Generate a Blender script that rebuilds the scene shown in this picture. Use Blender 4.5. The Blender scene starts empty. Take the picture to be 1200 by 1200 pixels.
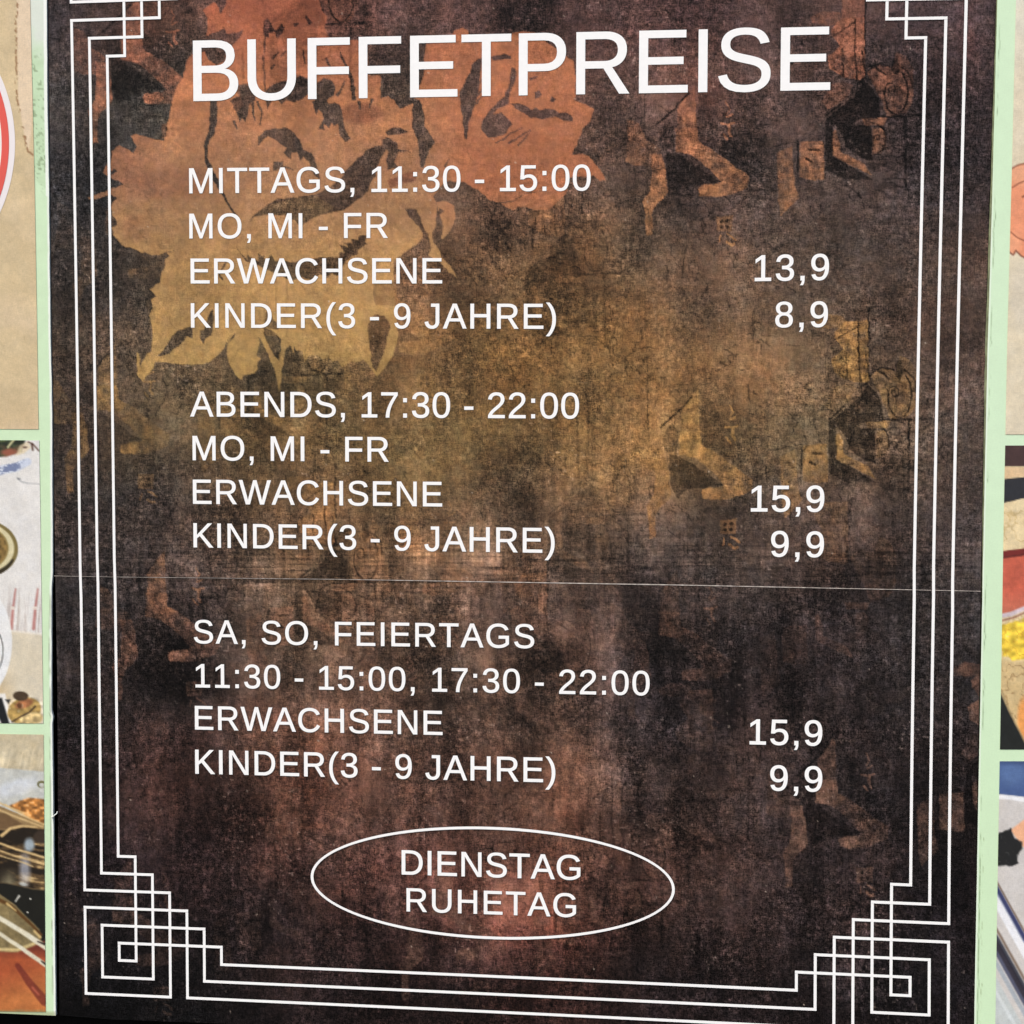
import bpy, math, random
import numpy as np
from mathutils import Matrix, Vector
from mathutils.geometry import delaunay_2d_cdt

scene = bpy.context.scene
COL = scene.collection
# ------------------------------------------------------------------ camera
# board coordinates: 1 unit of the printed key pattern = K metres; +X right, +Y down, +Z into the wall
K = 0.02
CW = np.array([0.0673250270837119, 0.1301447892596492, 0.0064312436491806855])
CT = np.array([-0.4505098613154059, -2.543512702926462, 98.0873273702509])
F = 2120.33
M = 60.5857
Z0 = 1.55


def rodr(w):
    th = np.linalg.norm(w)
    k = w / th
    A = np.array([[0, -k[2], k[1]], [k[2], 0, -k[0]], [-k[1], k[0], 0]])
    return np.eye(3) + math.sin(th) * A + (1 - math.cos(th)) * A @ A


RM = rodr(CW)
BM = np.array([[1, 0, 0], [0, 0, 1], [0, -1, 0.]])
c_right, c_down, c_fwd = (BM @ RM.T[:, i] for i in range(3))
c_loc = K * (BM @ (-RM.T @ CT)) + np.array([0, 0, Z0])
cam_data = bpy.data.cameras.new("camera")
cam = bpy.data.objects.new("camera", cam_data)
COL.objects.link(cam)
m = Matrix.Identity(4)
for r in range(3):
    m[r][0] = c_right[r]
    m[r][1] = -c_down[r]
    m[r][2] = -c_fwd[r]
    m[r][3] = c_loc[r]
cam.matrix_world = m
cam_data.sensor_width = 36
cam_data.lens = 36 * F / 1200
cam_data.clip_start = 0.05
cam_data.clip_end = 100
scene.camera = cam

# ------------------------------------------------------------------ light: overcast day
SUN_EL, SUN_AZ = math.radians(52), math.radians(205)
world = bpy.data.worlds.new("World")
scene.world = world
world.use_nodes = True
wn = world.node_tree
bg = wn.nodes["Background"]
sky = wn.nodes.new("ShaderNodeTexSky")
sky.sky_type = 'NISHITA'
sky.sun_disc = False
sky.sun_elevation = SUN_EL
sky.sun_rotation = SUN_AZ
sky.air_density = 1.0
sky.dust_density = 2.5
sky.ozone_density = 0.6
wn.links.new(sky.outputs[0], bg.inputs[0])
bg.inputs[1].default_value = 0.10
sun_d = bpy.data.lights.new("sun", 'SUN')
sun_d.energy = 1.5
sun_d.angle = math.radians(12)
sun_d.color = (1.0, 0.96, 0.90)
sun = bpy.data.objects.new("sun", sun_d)
COL.objects.link(sun)
sv = Vector((math.sin(SUN_AZ) * math.cos(SUN_EL), math.cos(SUN_AZ) * math.cos(SUN_EL), math.sin(SUN_EL)))
sun.rotation_euler = sv.to_track_quat('Z', 'Y').to_euler()
sun.location = sv * 5
scene.view_settings.view_transform = 'Standard'
scene.view_settings.look = 'None'
scene.view_settings.exposure = 0.76
scene.view_settings.gamma = 1.0
LIT = 1.0     # a white of this reflectance shows as display white on the board


# ------------------------------------------------------------------ plane <-> picture
def proj(X, Y):
    P = np.stack([X, Y, np.zeros_like(X)], -1) @ RM.T + CT
    return 600 + F * P[..., 0] / P[..., 2], 600 + F * P[..., 1] / P[..., 2]


def unproj(px, py, depth=0.0):
    """board coordinates where the sight line through a photo pixel meets the plane at `depth` metres"""
    px = np.asarray(px, float)
    py = np.asarray(py, float)
    d = np.stack([(px - 600) / F, (py - 600) / F, np.ones_like(px)], -1) @ RM
    o = -RM.T @ CT
    s = (depth / K - o[2]) / d[..., 2]
    return o[0] + s * d[..., 0], o[1] + s * d[..., 1]


def wpos(X, Y, depth=0.0):
    X = np.asarray(X, float)
    return np.stack([K * X, np.full_like(X, depth), Z0 - K * np.asarray(Y, float)], -1)


WX = [-0.479, -0.364, 0.343, -0.269, -1.677, -0.778, 2.608, 0.473, -0.221, -0.468, 0.976, 1.297]
WY = [-2.043, 0.578, 1.254, -0.314, -1.028, 0.019, 1.625, -0.36, 0.507, 0.198, 1.623, -1.255]


def grid_px(X, Y):
    """where a point of the printed frame lies in the photo: the sheet is very slightly stretched"""
    X = np.asarray(X, float)
    Y = np.asarray(Y, float)
    px, py = proj(X, Y)
    x = X / 24
    y = np.clip(Y / 30, -1, 1)
    b = [x ** i * y ** j for i in range(3) for j in range(4)]
    px = px + sum(c * t for c, t in zip(WX, b))
    py = py + sum(c * t for c, t in zip(WY, b))
    return px, py


def px2w(px, py, depth=0.0):
    X, Y = unproj(px, py, 0.0)
    return wpos(X, Y, depth)


# ------------------------------------------------------------------ objects
def link(name, me, mat, parent=None, label=None, kind=None):
    o = bpy.data.objects.new(name, me)
    COL.objects.link(o)
    if mat is not None:
        me.materials.append(mat)
    if parent is not None:
        o.parent = parent
    if label:
        o['label'] = label
    if kind:
        o['kind'] = kind
    return o


def thing(name, label, cat, loc=(0, 0, 0), group=None):
    o = bpy.data.objects.new(name, None)
    COL.objects.link(o)
    o.empty_display_size = 0.1
    o.location = loc
    o['label'] = label
    o['category'] = cat
    if group:
        o['group'] = group
    return o


def mesh(verts, faces):
    me = bpy.data.meshes.new("m")
    me.from_pydata([tuple(v) for v in verts], [], faces)
    me.update()
    return me


def s2l(c):
    c = np.asarray(c, float) / 255
    return np.where(c <= 0.04045, c / 12.92, ((c + 0.055) / 1.055) ** 2.4)


# ------------------------------------------------------------------ noise and painting tools
GRIDS = {}
SOFT = 1.0


def hashgrid(seed, nx, ny):
    if seed not in GRIDS:
        if len(GRIDS) > 8:
            GRIDS.clear()
        GRIDS[seed] = np.random.default_rng(seed).random((ny, nx), dtype=np.float32)
    return GRIDS[seed]


def vnoise(x, y, sx, sy, seed):
    u = x / sx + 64.37
    v = y / sy + 64.71
    i = np.floor(u).astype(int)
    j = np.floor(v).astype(int)
    fu = u - i
    fv = v - j
    fu = fu * fu * (3 - 2 * fu)
    fv = fv * fv * (3 - 2 * fv)
    n = 1024
    g = hashgrid(seed, n, n)
    i0, i1, j0, j1 = i % n, (i + 1) % n, j % n, (j + 1) % n
    return ((g[j0, i0] * (1 - fu) + g[j0, i1] * fu) * (1 - fv) + (g[j1, i0] * (1 - fu) + g[j1, i1] * fu) * fv) - 0.5


def fbm(x, y, s, seed, oct=4, ax=1.0, ay=1.0, gain=0.55):
    a, t, n = 1.0, 0.0, 0.0
    for k in range(oct):
        t = t + a * vnoise(x, y, s * ax / 2 ** k, s * ay / 2 ** k, seed + k * 17)
        n += a
        a *= gain
    return t / n * 2


def band(fn):
    """evaluate a shape only on the lattice rows it can touch"""
    def run(x, y, pts, *a):
        if x.ndim != 2 or x.shape[0] < 200:
            return fn(x, y, pts, *a)
        P = np.asarray(pts, float)
        lo, hi = P[:, 1].min() - 12, P[:, 1].max() + 12
        ends = y[:, [0, y.shape[1] // 2, -1]]
        ok = np.nonzero((ends.max(1) > lo) & (ends.min(1) < hi))[0]
        out = np.zeros(x.shape)
        if len(ok):
            r0, r1 = ok[0], ok[-1] + 1
            out[r0:r1] = fn(x[r0:r1], y[r0:r1], pts, *a)
        return out
    return run


@band
def inpoly(x, y, poly):
    """soft 0..1 cover of a polygon, edge about 1 px wide"""
    P = np.asarray(poly, float)
    out = np.zeros(x.shape)
    x0, y0 = P.min(0) - 2
    x1, y1 = P.max(0) + 2
    sel = (x > x0) & (x < x1) & (y > y0) & (y < y1)
    if not sel.any():
        return out
    xs, ys = x[sel], y[sel]
    ins = np.zeros(xs.shape, bool)
    d = np.full(xs.shape, 1e9)
    n = len(P)
    for k in range(n):
        ax, ay = P[k]
        bx, by = P[(k + 1) % n]
        if ay != by:
            c = ((ay > ys) != (by > ys)) & (xs < (bx - ax) * (ys - ay) / (by - ay) + ax)
            ins ^= c
        L = (bx - ax) ** 2 + (by - ay) ** 2 + 1e-9
        t = np.clip(((xs - ax) * (bx - ax) + (ys - ay) * (by - ay)) / L, 0, 1)
        d = np.minimum(d, (xs - ax - t * (bx - ax)) ** 2 + (ys - ay - t * (by - ay)) ** 2)
    d = np.sqrt(d)
    sd = np.where(ins, d, -d)
    out[sel] = np.clip(sd / (1.2 * SOFT) + 0.5, 0, 1)
    return out


@band
def strokes(x, y, pts, w0, w1=None):
    """soft cover of a tapering polyline"""
    w1 = w0 if w1 is None else w1
    P = np.asarray(pts, float)
    out = np.zeros(x.shape)
    mw = max(w0, w1) + 2
    x0, y0 = P.min(0) - mw
    x1, y1 = P.max(0) + mw
    sel = (x > x0) & (x < x1) & (y > y0) & (y < y1)
    if not sel.any():
        return out
    xs, ys = x[sel], y[sel]
    best = np.zeros(xs.shape)
    n = len(P) - 1
    for k in range(n):
        ax, ay = P[k]
        bx, by = P[k + 1]
        L = (bx - ax) ** 2 + (by - ay) ** 2 + 1e-9
        t = np.clip(((xs - ax) * (bx - ax) + (ys - ay) * (by - ay)) / L, 0, 1)
        d = np.sqrt((xs - ax - t * (bx - ax)) ** 2 + (ys - ay - t * (by - ay)) ** 2)
        w = (w0 + (w1 - w0) * (k + t) / n) / 2
        best = np.maximum(best, np.clip((w - d) / SOFT + 0.5, 0, 1))
    out[sel] = best
    return out


def ell(x, y, cx, cy, rx, ry, soft=1.0, rot=0.0):
    c, s = math.cos(rot), math.sin(rot)
    u = ((x - cx) * c + (y - cy) * s) / rx
    v = (-(x - cx) * s + (y - cy) * c) / ry
    r = np.sqrt(u * u + v * v)
    return np.clip((1 - r) * min(rx, ry) / soft + 0.5, 0, 1)


def mix(C, col, a):
    a = a[..., None]
    return C * (1 - a) + np.asarray(col, float) * a


def lattice(xs, ys):
    return np.meshgrid(np.asarray(xs, float), np.asarray(ys, float))


def grid_object(name, GX, GY, colors, mat, parent, depth, label=None, mapper=px2w, grain=None):
    """a printed sheet: real flat mesh carrying its print as a colour attribute"""
    h, w = GX.shape
    V = mapper(GX, GY, depth).reshape(-1, 3)
    idx = np.arange(h * w).reshape(h, w)
    q = np.stack([idx[:-1, :-1], idx[1:, :-1], idx[1:, 1:], idx[:-1, 1:]], -1).reshape(-1, 4)
    me = bpy.data.meshes.new(name)
    me.vertices.add(len(V))
    me.vertices.foreach_set("co", V.astype(np.float32).ravel())
    me.loops.add(q.size)
    me.loops.foreach_set("vertex_index", q.astype(np.int32).ravel())
    me.polygons.add(len(q))
    me.polygons.foreach_set("loop_start", np.arange(0, q.size, 4, dtype=np.int32))
    me.update(calc_edges=True)
    ca = me.color_attributes.new("print", 'FLOAT_COLOR', 'POINT')
    lin = s2l(np.clip(colors, 0, 255)).reshape(-1, 3) / LIT
    rgba = np.ones((len(V), 4), np.float32)
    rgba[:, :3] = lin
    if grain is not None:
        rgba[:, 3] = grain.ravel()
    ca.data.foreach_set("color", rgba.ravel())
    return link(name, me, mat, parent, label)


# ------------------------------------------------------------------ materials
def new_mat(name):
    ma = bpy.data.materials.new(name)
    ma.use_nodes = True
    nt = ma.node_tree
    b = nt.nodes["Principled BSDF"]
    return ma, nt, b


def print_material(name, rough, grain, spec=0.3, scl=1.0):
    ma, nt, b = new_mat(name)
    N, Lk = nt.nodes, nt.links
    at = N.new("ShaderNodeAttribute")
    at.attribute_name = "print"
    tc = N.new("ShaderNodeTexCoord")
    out = at.outputs["Color"]
    last = None
    for k, (sx, sz, amp) in enumerate([(190, 760, 1.0), (760, 190, 1.0), (620, 620, 1.3)]):
        mp = N.new("ShaderNodeMapping")
        mp.inputs["Scale"].default_value = (sx * scl, 1, sz * scl)
        mp.inputs["Location"].default_value = (k * 3.1, 0, k * 5.7)
        Lk.new(tc.outputs["Object"], mp.inputs[0])
        no = N.new("ShaderNodeTexNoise")
        no.inputs["Scale"].default_value = 1.0
        no.inputs["Detail"].default_value = 1.0
        no.inputs["Roughness"].default_value = 0.6
        Lk.new(mp.outputs[0], no.inputs["Vector"])
        ma_ = N.new("ShaderNodeMath")
        ma_.operation = 'MULTIPLY_ADD'
        ma_.inputs[1].default_value = amp * grain
        ma_.inputs[2].default_value = -0.5 * amp * grain
        Lk.new(no.outputs[0], ma_.inputs[0])
        if last is None:
            last = ma_.outputs[0]
        else:
            mm = N.new("ShaderNodeMath")
            mm.operation = 'ADD'
            Lk.new(last, mm.inputs[0])
            Lk.new(ma_.outputs[0], mm.inputs[1])
            last = mm.outputs[0]
    mm = N.new("ShaderNodeMath")
    mm.operation = 'MULTIPLY_ADD'
    Lk.new(last, mm.inputs[0])
    Lk.new(at.outputs["Alpha"], mm.inputs[1])
    mm.inputs[2].default_value = 1.0
    mx = N.new("ShaderNodeMath")
    mx.operation = 'MAXIMUM'
    mx.inputs[1].default_value = 0.25
    Lk.new(mm.outputs[0], mx.inputs[0])
    last = mx.outputs[0]
    vm = N.new("ShaderNodeVectorMath")
    vm.operation = 'SCALE'
    Lk.new(out, vm.inputs[0])
    Lk.new(last, vm.inputs["Scale"])
    Lk.new(vm.outputs[0], b.inputs["Base Color"])
    b.inputs["Roughness"].default_value = rough
    b.inputs["Specular IOR Level"].default_value = spec
    bp = N.new("ShaderNodeBump")
    bp.inputs["Strength"].default_value = 0.15
    bp.inputs["Distance"].default_value = 0.0003
    Lk.new(last, bp.inputs["Height"])
    Lk.new(bp.outputs[0], b.inputs["Normal"])
    return ma


def flat_material(name, col, rough=0.5, spec=0.3, var=0.05, scale=60):
    ma, nt, b = new_mat(name)
    N, Lk = nt.nodes, nt.links
    tc = N.new("ShaderNodeTexCoord")
    no = N.new("ShaderNodeTexNoise")
    no.inputs["Scale"].default_value = scale
    no.inputs["Detail"].default_value = 5
    Lk.new(tc.outputs["Object"], no.inputs["Vector"])
    cr = N.new("ShaderNodeMapRange")
    cr.inputs["From Min"].default_value = 0.3
    cr.inputs["From Max"].default_value = 0.7
    cr.inputs["To Min"].default_value = 1 - var
    cr.inputs["To Max"].default_value = 1 + var
    Lk.new(no.outputs[0], cr.inputs[0])
    vm = N.new("ShaderNodeVectorMath")
    vm.operation = 'SCALE'
    vm.inputs[0].default_value = tuple(s2l(col))
    Lk.new(cr.outputs[0], vm.inputs["Scale"])
    Lk.new(vm.outputs[0], b.inputs["Base Color"])
    b.inputs["Roughness"].default_value = rough
    b.inputs["Specular IOR Level"].default_value = spec
    return ma


M_VINYL = print_material("printed_vinyl", 0.6, 1.0, 0.08)
M_PHOTO = print_material("printed_photo_paper", 0.5, 0.18, 0.3)
M_MINT = print_material("printed_mint_sheet", 0.6, 0.06, 0.3)
M_WHITE = flat_material("white_ink", (249, 247, 244), 0.6, 0.2, 0.02, 200)
M_CREAM = flat_material("sheet_edge_white", (190, 178, 168), 0.7, 0.2, 0.35, 300)
M_CORE = flat_material("panel_core", (38, 36, 34), 0.7, 0.2, 0.2, 80)
M_EDGE = flat_material("cut_edge_white", (238, 240, 232), 0.7, 0.2, 0.08, 250)
M_GREENEDGE = flat_material("cut_edge_olive", (128, 132, 100), 0.7, 0.2, 0.35, 90)
M_WALL = flat_material("black_wall_paint", (14, 13, 13), 0.9, 0.1, 0.3, 25)

# ------------------------------------------------------------------ wall behind
wall = link("wall", mesh([(-3, 0.03, -0.2), (3, 0.03, -0.2), (3, 0.03, 3.6), (-3, 0.03, 3.6),
                          (-3, 0.2, -0.2), (3, 0.2, -0.2), (3, 0.2, 3.6), (-3, 0.2, 3.6)],
                         [(0, 1, 2, 3), (5, 4, 7, 6), (0, 3, 7, 4), (1, 5, 6, 2), (3, 2, 6, 7), (0, 4, 5, 1)]), M_WALL, kind='structure')
wall['label'] = "black painted wall showing below and between the boards"

# ------------------------------------------------------------------ the price board
board = thing("price_board", "dark printed buffet price board with white lettering and white key pattern frame", "price board", (0, 0, Z0 - K * (M / 2 + 2)))
bx0, bx1 = -26.0, 26.0


def interp(y, ys, vs):
    return np.interp(y, ys, vs)


BL_Y = [-120, 0, 220, 400, 480, 670, 800, 1000, 1190]
BL_X = [53.5, 57, 59.6, 61.6, 63.2, 65, 67.5, 68.5, 70]
BR_Y = [-120, 0, 200, 350, 400, 600, 800, 1000, 1200, 1300]
BR_X = [1170.5, 1167, 1160.3, 1155.8, 1154.3, 1150.6, 1147.6, 1144, 1140.7, 1139]


def child_obj(name, me, mat, label=None):
    o = link(name, me, mat, board, label)
    o.matrix_parent_inverse = Matrix.Translation(-board.location)
    return o


def edge_y(x, kind):
    if kind == 'top':
        return -104 - 0.045 * (x - 60)
    if kind == 'seam':
        return np.interp(x, [60, 133, 400, 800, 1150], [674.3, 675.6, 678.4, 685.1, 692.4])
    return np.interp(x, [68, 133, 300, 1145], [1189.5, 1194.5, 1201, 1246])


# ------------------------------------------------------------------ painting of the dark print
CXS = [80, 200, 350, 500, 650, 800, 950, 1100]
CYS = [20, 120, 220, 320, 420, 520, 620, 720, 820, 920, 1020, 1120, 1180]
BGT = [[(60, 52, 52), (85, 64, 56), (92, 62, 54), (82, 62, 58), (72, 56, 54), (75, 56, 54), (84, 66, 62), (72, 58, 58)],
       [(58, 54, 52), (68, 64, 58), (90, 75, 65), (88, 72, 62), (90, 72, 66), (85, 66, 60), (74, 60, 56), (62, 52, 52)],
       [(54, 53, 54), (60, 58, 56), (88, 74, 62), (98, 80, 68), (100, 78, 65), (80, 66, 62), (70, 60, 56), (62, 54, 54)],
       [(64, 58, 54), (74, 67, 58), (95, 78, 58), (102, 82, 66), (110, 88, 66), (92, 76, 64), (82, 70, 62), (76, 64, 58)],
       [(74, 64, 55), (86, 76, 62), (104, 88, 66), (108, 86, 64), (122, 96, 66), (112, 90, 66), (104, 86, 68), (82, 70, 64)],
       [(70, 62, 56), (92, 80, 62), (104, 88, 62), (116, 96, 66), (114, 92, 66), (114, 92, 66), (104, 88, 68), (80, 69, 62)],
       [(64, 57, 54), (72, 63, 58), (98, 80, 62), (104, 84, 64), (98, 80, 66), (85, 72, 64), (80, 68, 62), (68, 61, 59)],
       [(54, 51, 51), (64, 56, 54), (94, 76, 62), (96, 76, 62), (88, 72, 64), (68, 59, 57), (60, 53, 53), (54, 51, 51)],
       [(50, 45, 45), (58, 49, 47), (84, 66, 56), (88, 70, 58), (84, 69, 60), (60, 52, 52), (57, 50, 50), (52, 48, 48)],
       [(48, 40, 40), (64, 47, 43), (86, 63, 53), (86, 67, 58), (90, 69, 57), (66, 56, 53), (58, 50, 49), (52, 45, 45)],
       [(46, 39, 41), (60, 46, 45), (76, 57, 52), (90, 63, 55), (94, 68, 57), (74, 59, 54), (56, 47, 46), (48, 42, 43)],
       [(30, 28, 30), (38, 33, 34), (54, 43, 42), (62, 46, 43), (78, 54, 48), (54, 43, 41), (45, 38, 38), (39, 34, 36)],
       [(20, 19, 21), (24, 23, 24), (36, 30, 31), (42, 33, 32), (58, 41, 38), (42, 34, 34), (38, 33, 34), (33, 30, 32)]]


def bg_field(x, y):
    T = np.array(BGT, float)
    xi = np.interp(x, CXS, np.arange(8))
    yi = np.interp(y, CYS, np.arange(13))
    i = np.clip(np.floor(xi).astype(int), 0, 6)
    j = np.clip(np.floor(yi).astype(int), 0, 11)
    fx = (xi - i)
    fy = (yi - j)
    fx = (fx * fx * (3 - 2 * fx))[..., None]
    fy = (fy * fy * (3 - 2 * fy))[..., None]
    return (T[j, i] * (1 - fx) + T[j, i + 1] * fx) * (1 - fy) + (T[j + 1, i] * (1 - fx) + T[j + 1, i + 1] * fx) * fy


FLOWER = [(238, 12), (250, 3), (262, 0), (262, -30), (365, -30), (378, 12), (384, 22), (380, 32), (386, 45), (398, 47), (420, 47),
          (431, 55), (431, 88), (446, 89), (447, 115), (455, 113), (463, 118), (469, 128), (480, 123), (484, 120), (492, 100), (496, 90),
          (498, 62), (500, 50), (529, 45), (533, 36), (541, 33), (549, 36), (551, 45), (597, 45), (601, 39), (612, 37), (623, 37),
          (632, 42), (650, 56), (663, 66), (673, 72), (675, 100), (674, 118), (684, 122), (696, 128), (692, 142), (683, 152), (679, 162),
          (673, 175), (671, 182), (680, 181), (690, 183), (700, 195), (706, 203), (710, 211), (703, 212), (695, 206), (684, 207),
          (668, 208), (665, 218), (663, 228), (652, 238), (645, 245), (625, 246), (615, 243), (606, 244), (602, 247), (590, 240),
          (580, 236), (572, 233), (560, 222), (545, 214), (530, 212), (520, 214), (514, 222), (508, 230), (512, 236), (512, 250),
          (511, 262), (507, 275), (502, 275), (498, 270), (494, 280), (488, 287), (478, 293), (470, 300), (462, 307), (462, 330), (463, 358),
          (465, 375), (467, 392), (464, 406), (458, 420), (449, 434), (442, 441), (437, 434), (432, 428), (426, 422), (418, 425),
          (410, 424), (402, 430), (396, 422), (390, 424), (385, 419), (378, 420), (372, 416), (362, 418), (358, 423), (355, 411),
          (348, 410), (344, 404), (345, 417), (340, 405), (335, 410), (332, 428), (330, 446), (328, 460), (324, 440), (320, 428), (314, 415),
          (308, 403), (303, 395), (304, 402), (301, 415), (306, 422), (302, 424), (302, 432), (298, 437), (285, 440), (283, 446), (276, 440),
          (274, 436), (268, 425), (266, 410), (268, 400), (272, 392), (262, 410), (252, 420), (245, 425), (235, 427),
          (215, 427), (200, 426), (187, 423), (183, 424), (180, 432), (167, 447), (161, 440), (161, 412), (164, 416), (165, 430),
          (172, 415), (177, 412), (179, 395), (178, 380), (175, 370), (179, 362), (177, 350), (184, 347), (178, 341), (175, 339),
          (187, 332), (190, 320), (194, 312), (193, 304), (199, 300), (196, 297), (205, 294), (195, 296), (185, 299), (178, 299),
          (165, 295), (152, 290), (143, 287), (139, 282), (133, 275), (131, 266), (138, 264), (136, 258), (132, 252), (131, 240),
          (137, 232), (131, 228), (110, 235), (103, 232), (115, 227), (125, 223), (145, 217), (140, 212), (132, 210),
          (122, 203), (124, 195), (130, 190), (131, 178), (140, 171), (148, 174), (157, 179), (160, 172), (154, 160), (158, 158),
          (168, 159), (180, 163), (193, 166), (197, 145), (199, 135), (201, 120), (208, 102), (215, 90), (220, 72), (226, 64),
          (238, 58), (242, 42), (245, 22)]
WEDGE = [(484, 116), (492, 116), (497, 132), (498, 148), (506, 160), (510, 168), (504, 176), (500, 185), (497, 197), (493, 197), (490, 165), (483, 150)]
TOPL = [[(512, 236), (525, 236), (532, 243), (534, 255), (530, 268), (520, 281), (517, 281), (520, 265), (514, 250)],
        [(502, 275), (505, 290), (503, 300), (511, 305), (523, 315), (531, 322), (536, 326), (528, 312), (518, 302), (514, 291), (508, 285), (507, 275)]]
DARKS = [
    [(241, 43), (255, 37), (264, 33), (266, 40), (280, 38), (286, 34), (282, 44), (273, 53), (266, 60), (264, 72), (254, 76), (245, 70), (240, 60), (228, 66), (228, 50)],
    [(310, 24), (313, 22), (320, 30), (323, 36), (327, 33), (330, 28), (335, 33), (332, 36), (330, 42), (326, 45), (323, 38), (316, 39), (316, 45), (311, 44), (308, 40)],
    [(275, 100), (290, 98), (298, 104), (300, 118), (292, 122), (291, 135), (288, 143), (284, 139), (281, 143), (277, 130), (270, 118), (280, 112)],
    [(311, 108), (320, 99), (333, 95), (345, 94), (352, 88), (364, 92), (364, 108), (355, 116), (345, 120), (336, 118), (331, 123), (325, 116), (318, 119), (313, 129)],
    [(372, 98), (380, 92), (390, 95), (394, 102), (392, 112), (383, 118), (385, 122), (392, 120), (398, 123), (402, 133), (404, 148), (408, 158),
     (411, 163), (405, 166), (399, 160), (396, 145), (391, 148), (389, 143), (386, 150), (380, 146), (380, 153), (373, 152), (380, 138), (374, 128), (371, 135), (366, 120), (371, 116)],
    [(247, 118), (255, 118), (255, 138), (252, 157), (246, 165), (243, 172), (244, 185), (250, 198), (254, 208), (262, 225), (270, 240), (279, 253), (276, 253), (266, 238),
     (256, 222), (247, 205), (241, 190), (239, 170), (245, 155), (246, 140)],
    [(303, 171), (303, 160), (311, 153), (320, 151), (335, 150), (345, 155), (350, 163), (355, 173), (357, 177), (367, 180), (369, 188), (373, 200), (375, 211), (368, 204),
     (362, 190), (356, 184), (352, 188), (348, 178), (342, 180), (341, 187), (336, 183), (332, 178), (336, 173), (325, 166), (315, 159), (308, 166)],
    [(321, 190), (332, 190), (332, 196), (327, 200), (321, 199)],
    [(292, 260), (300, 251), (310, 243), (325, 233), (345, 232), (370, 228), (385, 220), (400, 210), (410, 195), (420, 185), (435, 173), (450, 170), (455, 173), (449, 180),
     (445, 190), (440, 205), (430, 225), (415, 238), (405, 246), (385, 250), (370, 253), (358, 262), (353, 266), (345, 258), (330, 252), (310, 252), (300, 254)],
    [(278, 290), (284, 299), (290, 303), (290, 297), (297, 304), (303, 306), (303, 297), (312, 305), (318, 298), (322, 306), (332, 306), (345, 308), (356, 304), (370, 303),
     (382, 301), (398, 302), (398, 296), (404, 296), (398, 287), (408, 290), (404, 284), (413, 286), (412, 280), (420, 282), (421, 277), (430, 275), (428, 284), (430, 286),
     (420, 293), (418, 299), (412, 300), (404, 309), (400, 314), (398, 324), (390, 321), (385, 326), (375, 322), (365, 328), (350, 325), (342, 329), (335, 325), (318, 318), (300, 310), (288, 306)],
    [(475, 245), (488, 245), (493, 255), (496, 265), (500, 275), (502, 283), (494, 271), (484, 258), (480, 254)],
    [(452, 155), (460, 150), (470, 150), (479, 155), (468, 158), (455, 159)],
    [(447, 165), (455, 161), (465, 168), (467, 175), (482, 179), (468, 178), (462, 190), (466, 196), (455, 200), (453, 190), (456, 178), (450, 172)],
    [(553, 76), (562, 69), (566, 68), (563, 90), (561, 112), (556, 126), (553, 134), (549, 150), (548, 163), (545, 163), (543, 145), (540, 125), (539, 108), (546, 94), (551, 85)],
    [(600, 79), (604, 81), (605, 90), (599, 105), (596, 122), (590, 125), (583, 127), (578, 134), (588, 132), (596, 140), (600, 146), (594, 156), (585, 160), (572, 162), (564, 151), (566, 140), (572, 133), (582, 120), (592, 113), (596, 100)],
    [(597, 122), (608, 121), (617, 125), (622, 130), (627, 127), (632, 129), (640, 127), (648, 128), (655, 132), (665, 133), (672, 138), (671, 142), (662, 142), (652, 137), (635, 140), (622, 138), (612, 132), (605, 126)],
    [(626, 109), (632, 106), (635, 112), (628, 117)],
    [(646, 112), (651, 116), (649, 120), (645, 118)],
    [(575, 67), (590, 64), (598, 66), (599, 70), (578, 71)],
    [(512, 250), (516, 244), (521, 248), (516, 252), (518, 258), (516, 270), (516, 283), (510, 283), (511, 262)],
    [(440, 369), (450, 369), (457, 378), (458, 385), (453, 395), (452, 410), (445, 424), (442, 435), (437, 430), (434, 410), (431, 384), (435, 374)],
    [(310, 384), (318, 386), (324, 392), (330, 398), (329, 412), (327, 423), (318, 410), (311, 397)],
    [(184, 416), (188, 414), (196, 406), (200, 396), (208, 388), (215, 385), (222, 383), (226, 384), (227, 397), (219, 394), (216, 400), (212, 404), (205, 408), (198, 415), (188, 417)],
    [(235, 388), (240, 386), (245, 368), (250, 362), (251, 378), (248, 392), (242, 397), (238, 404), (235, 396)],
    [(268, 403), (266, 410), (270, 399), (276, 390), (276, 394)],
    [(127, 203), (134, 199), (138, 202), (131, 205)],
    [(365, 28), (360, 20), (358, 19), (362, 30)],
    [(250, 0), (266, -4), (265, 8), (259, 17), (257, 10)],
    [(310, 382), (312, 366), (316, 364), (322, 376), (330, 382), (322, 386)],
    [(420, 470), (420, 470), (420, 470)],
]
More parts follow.
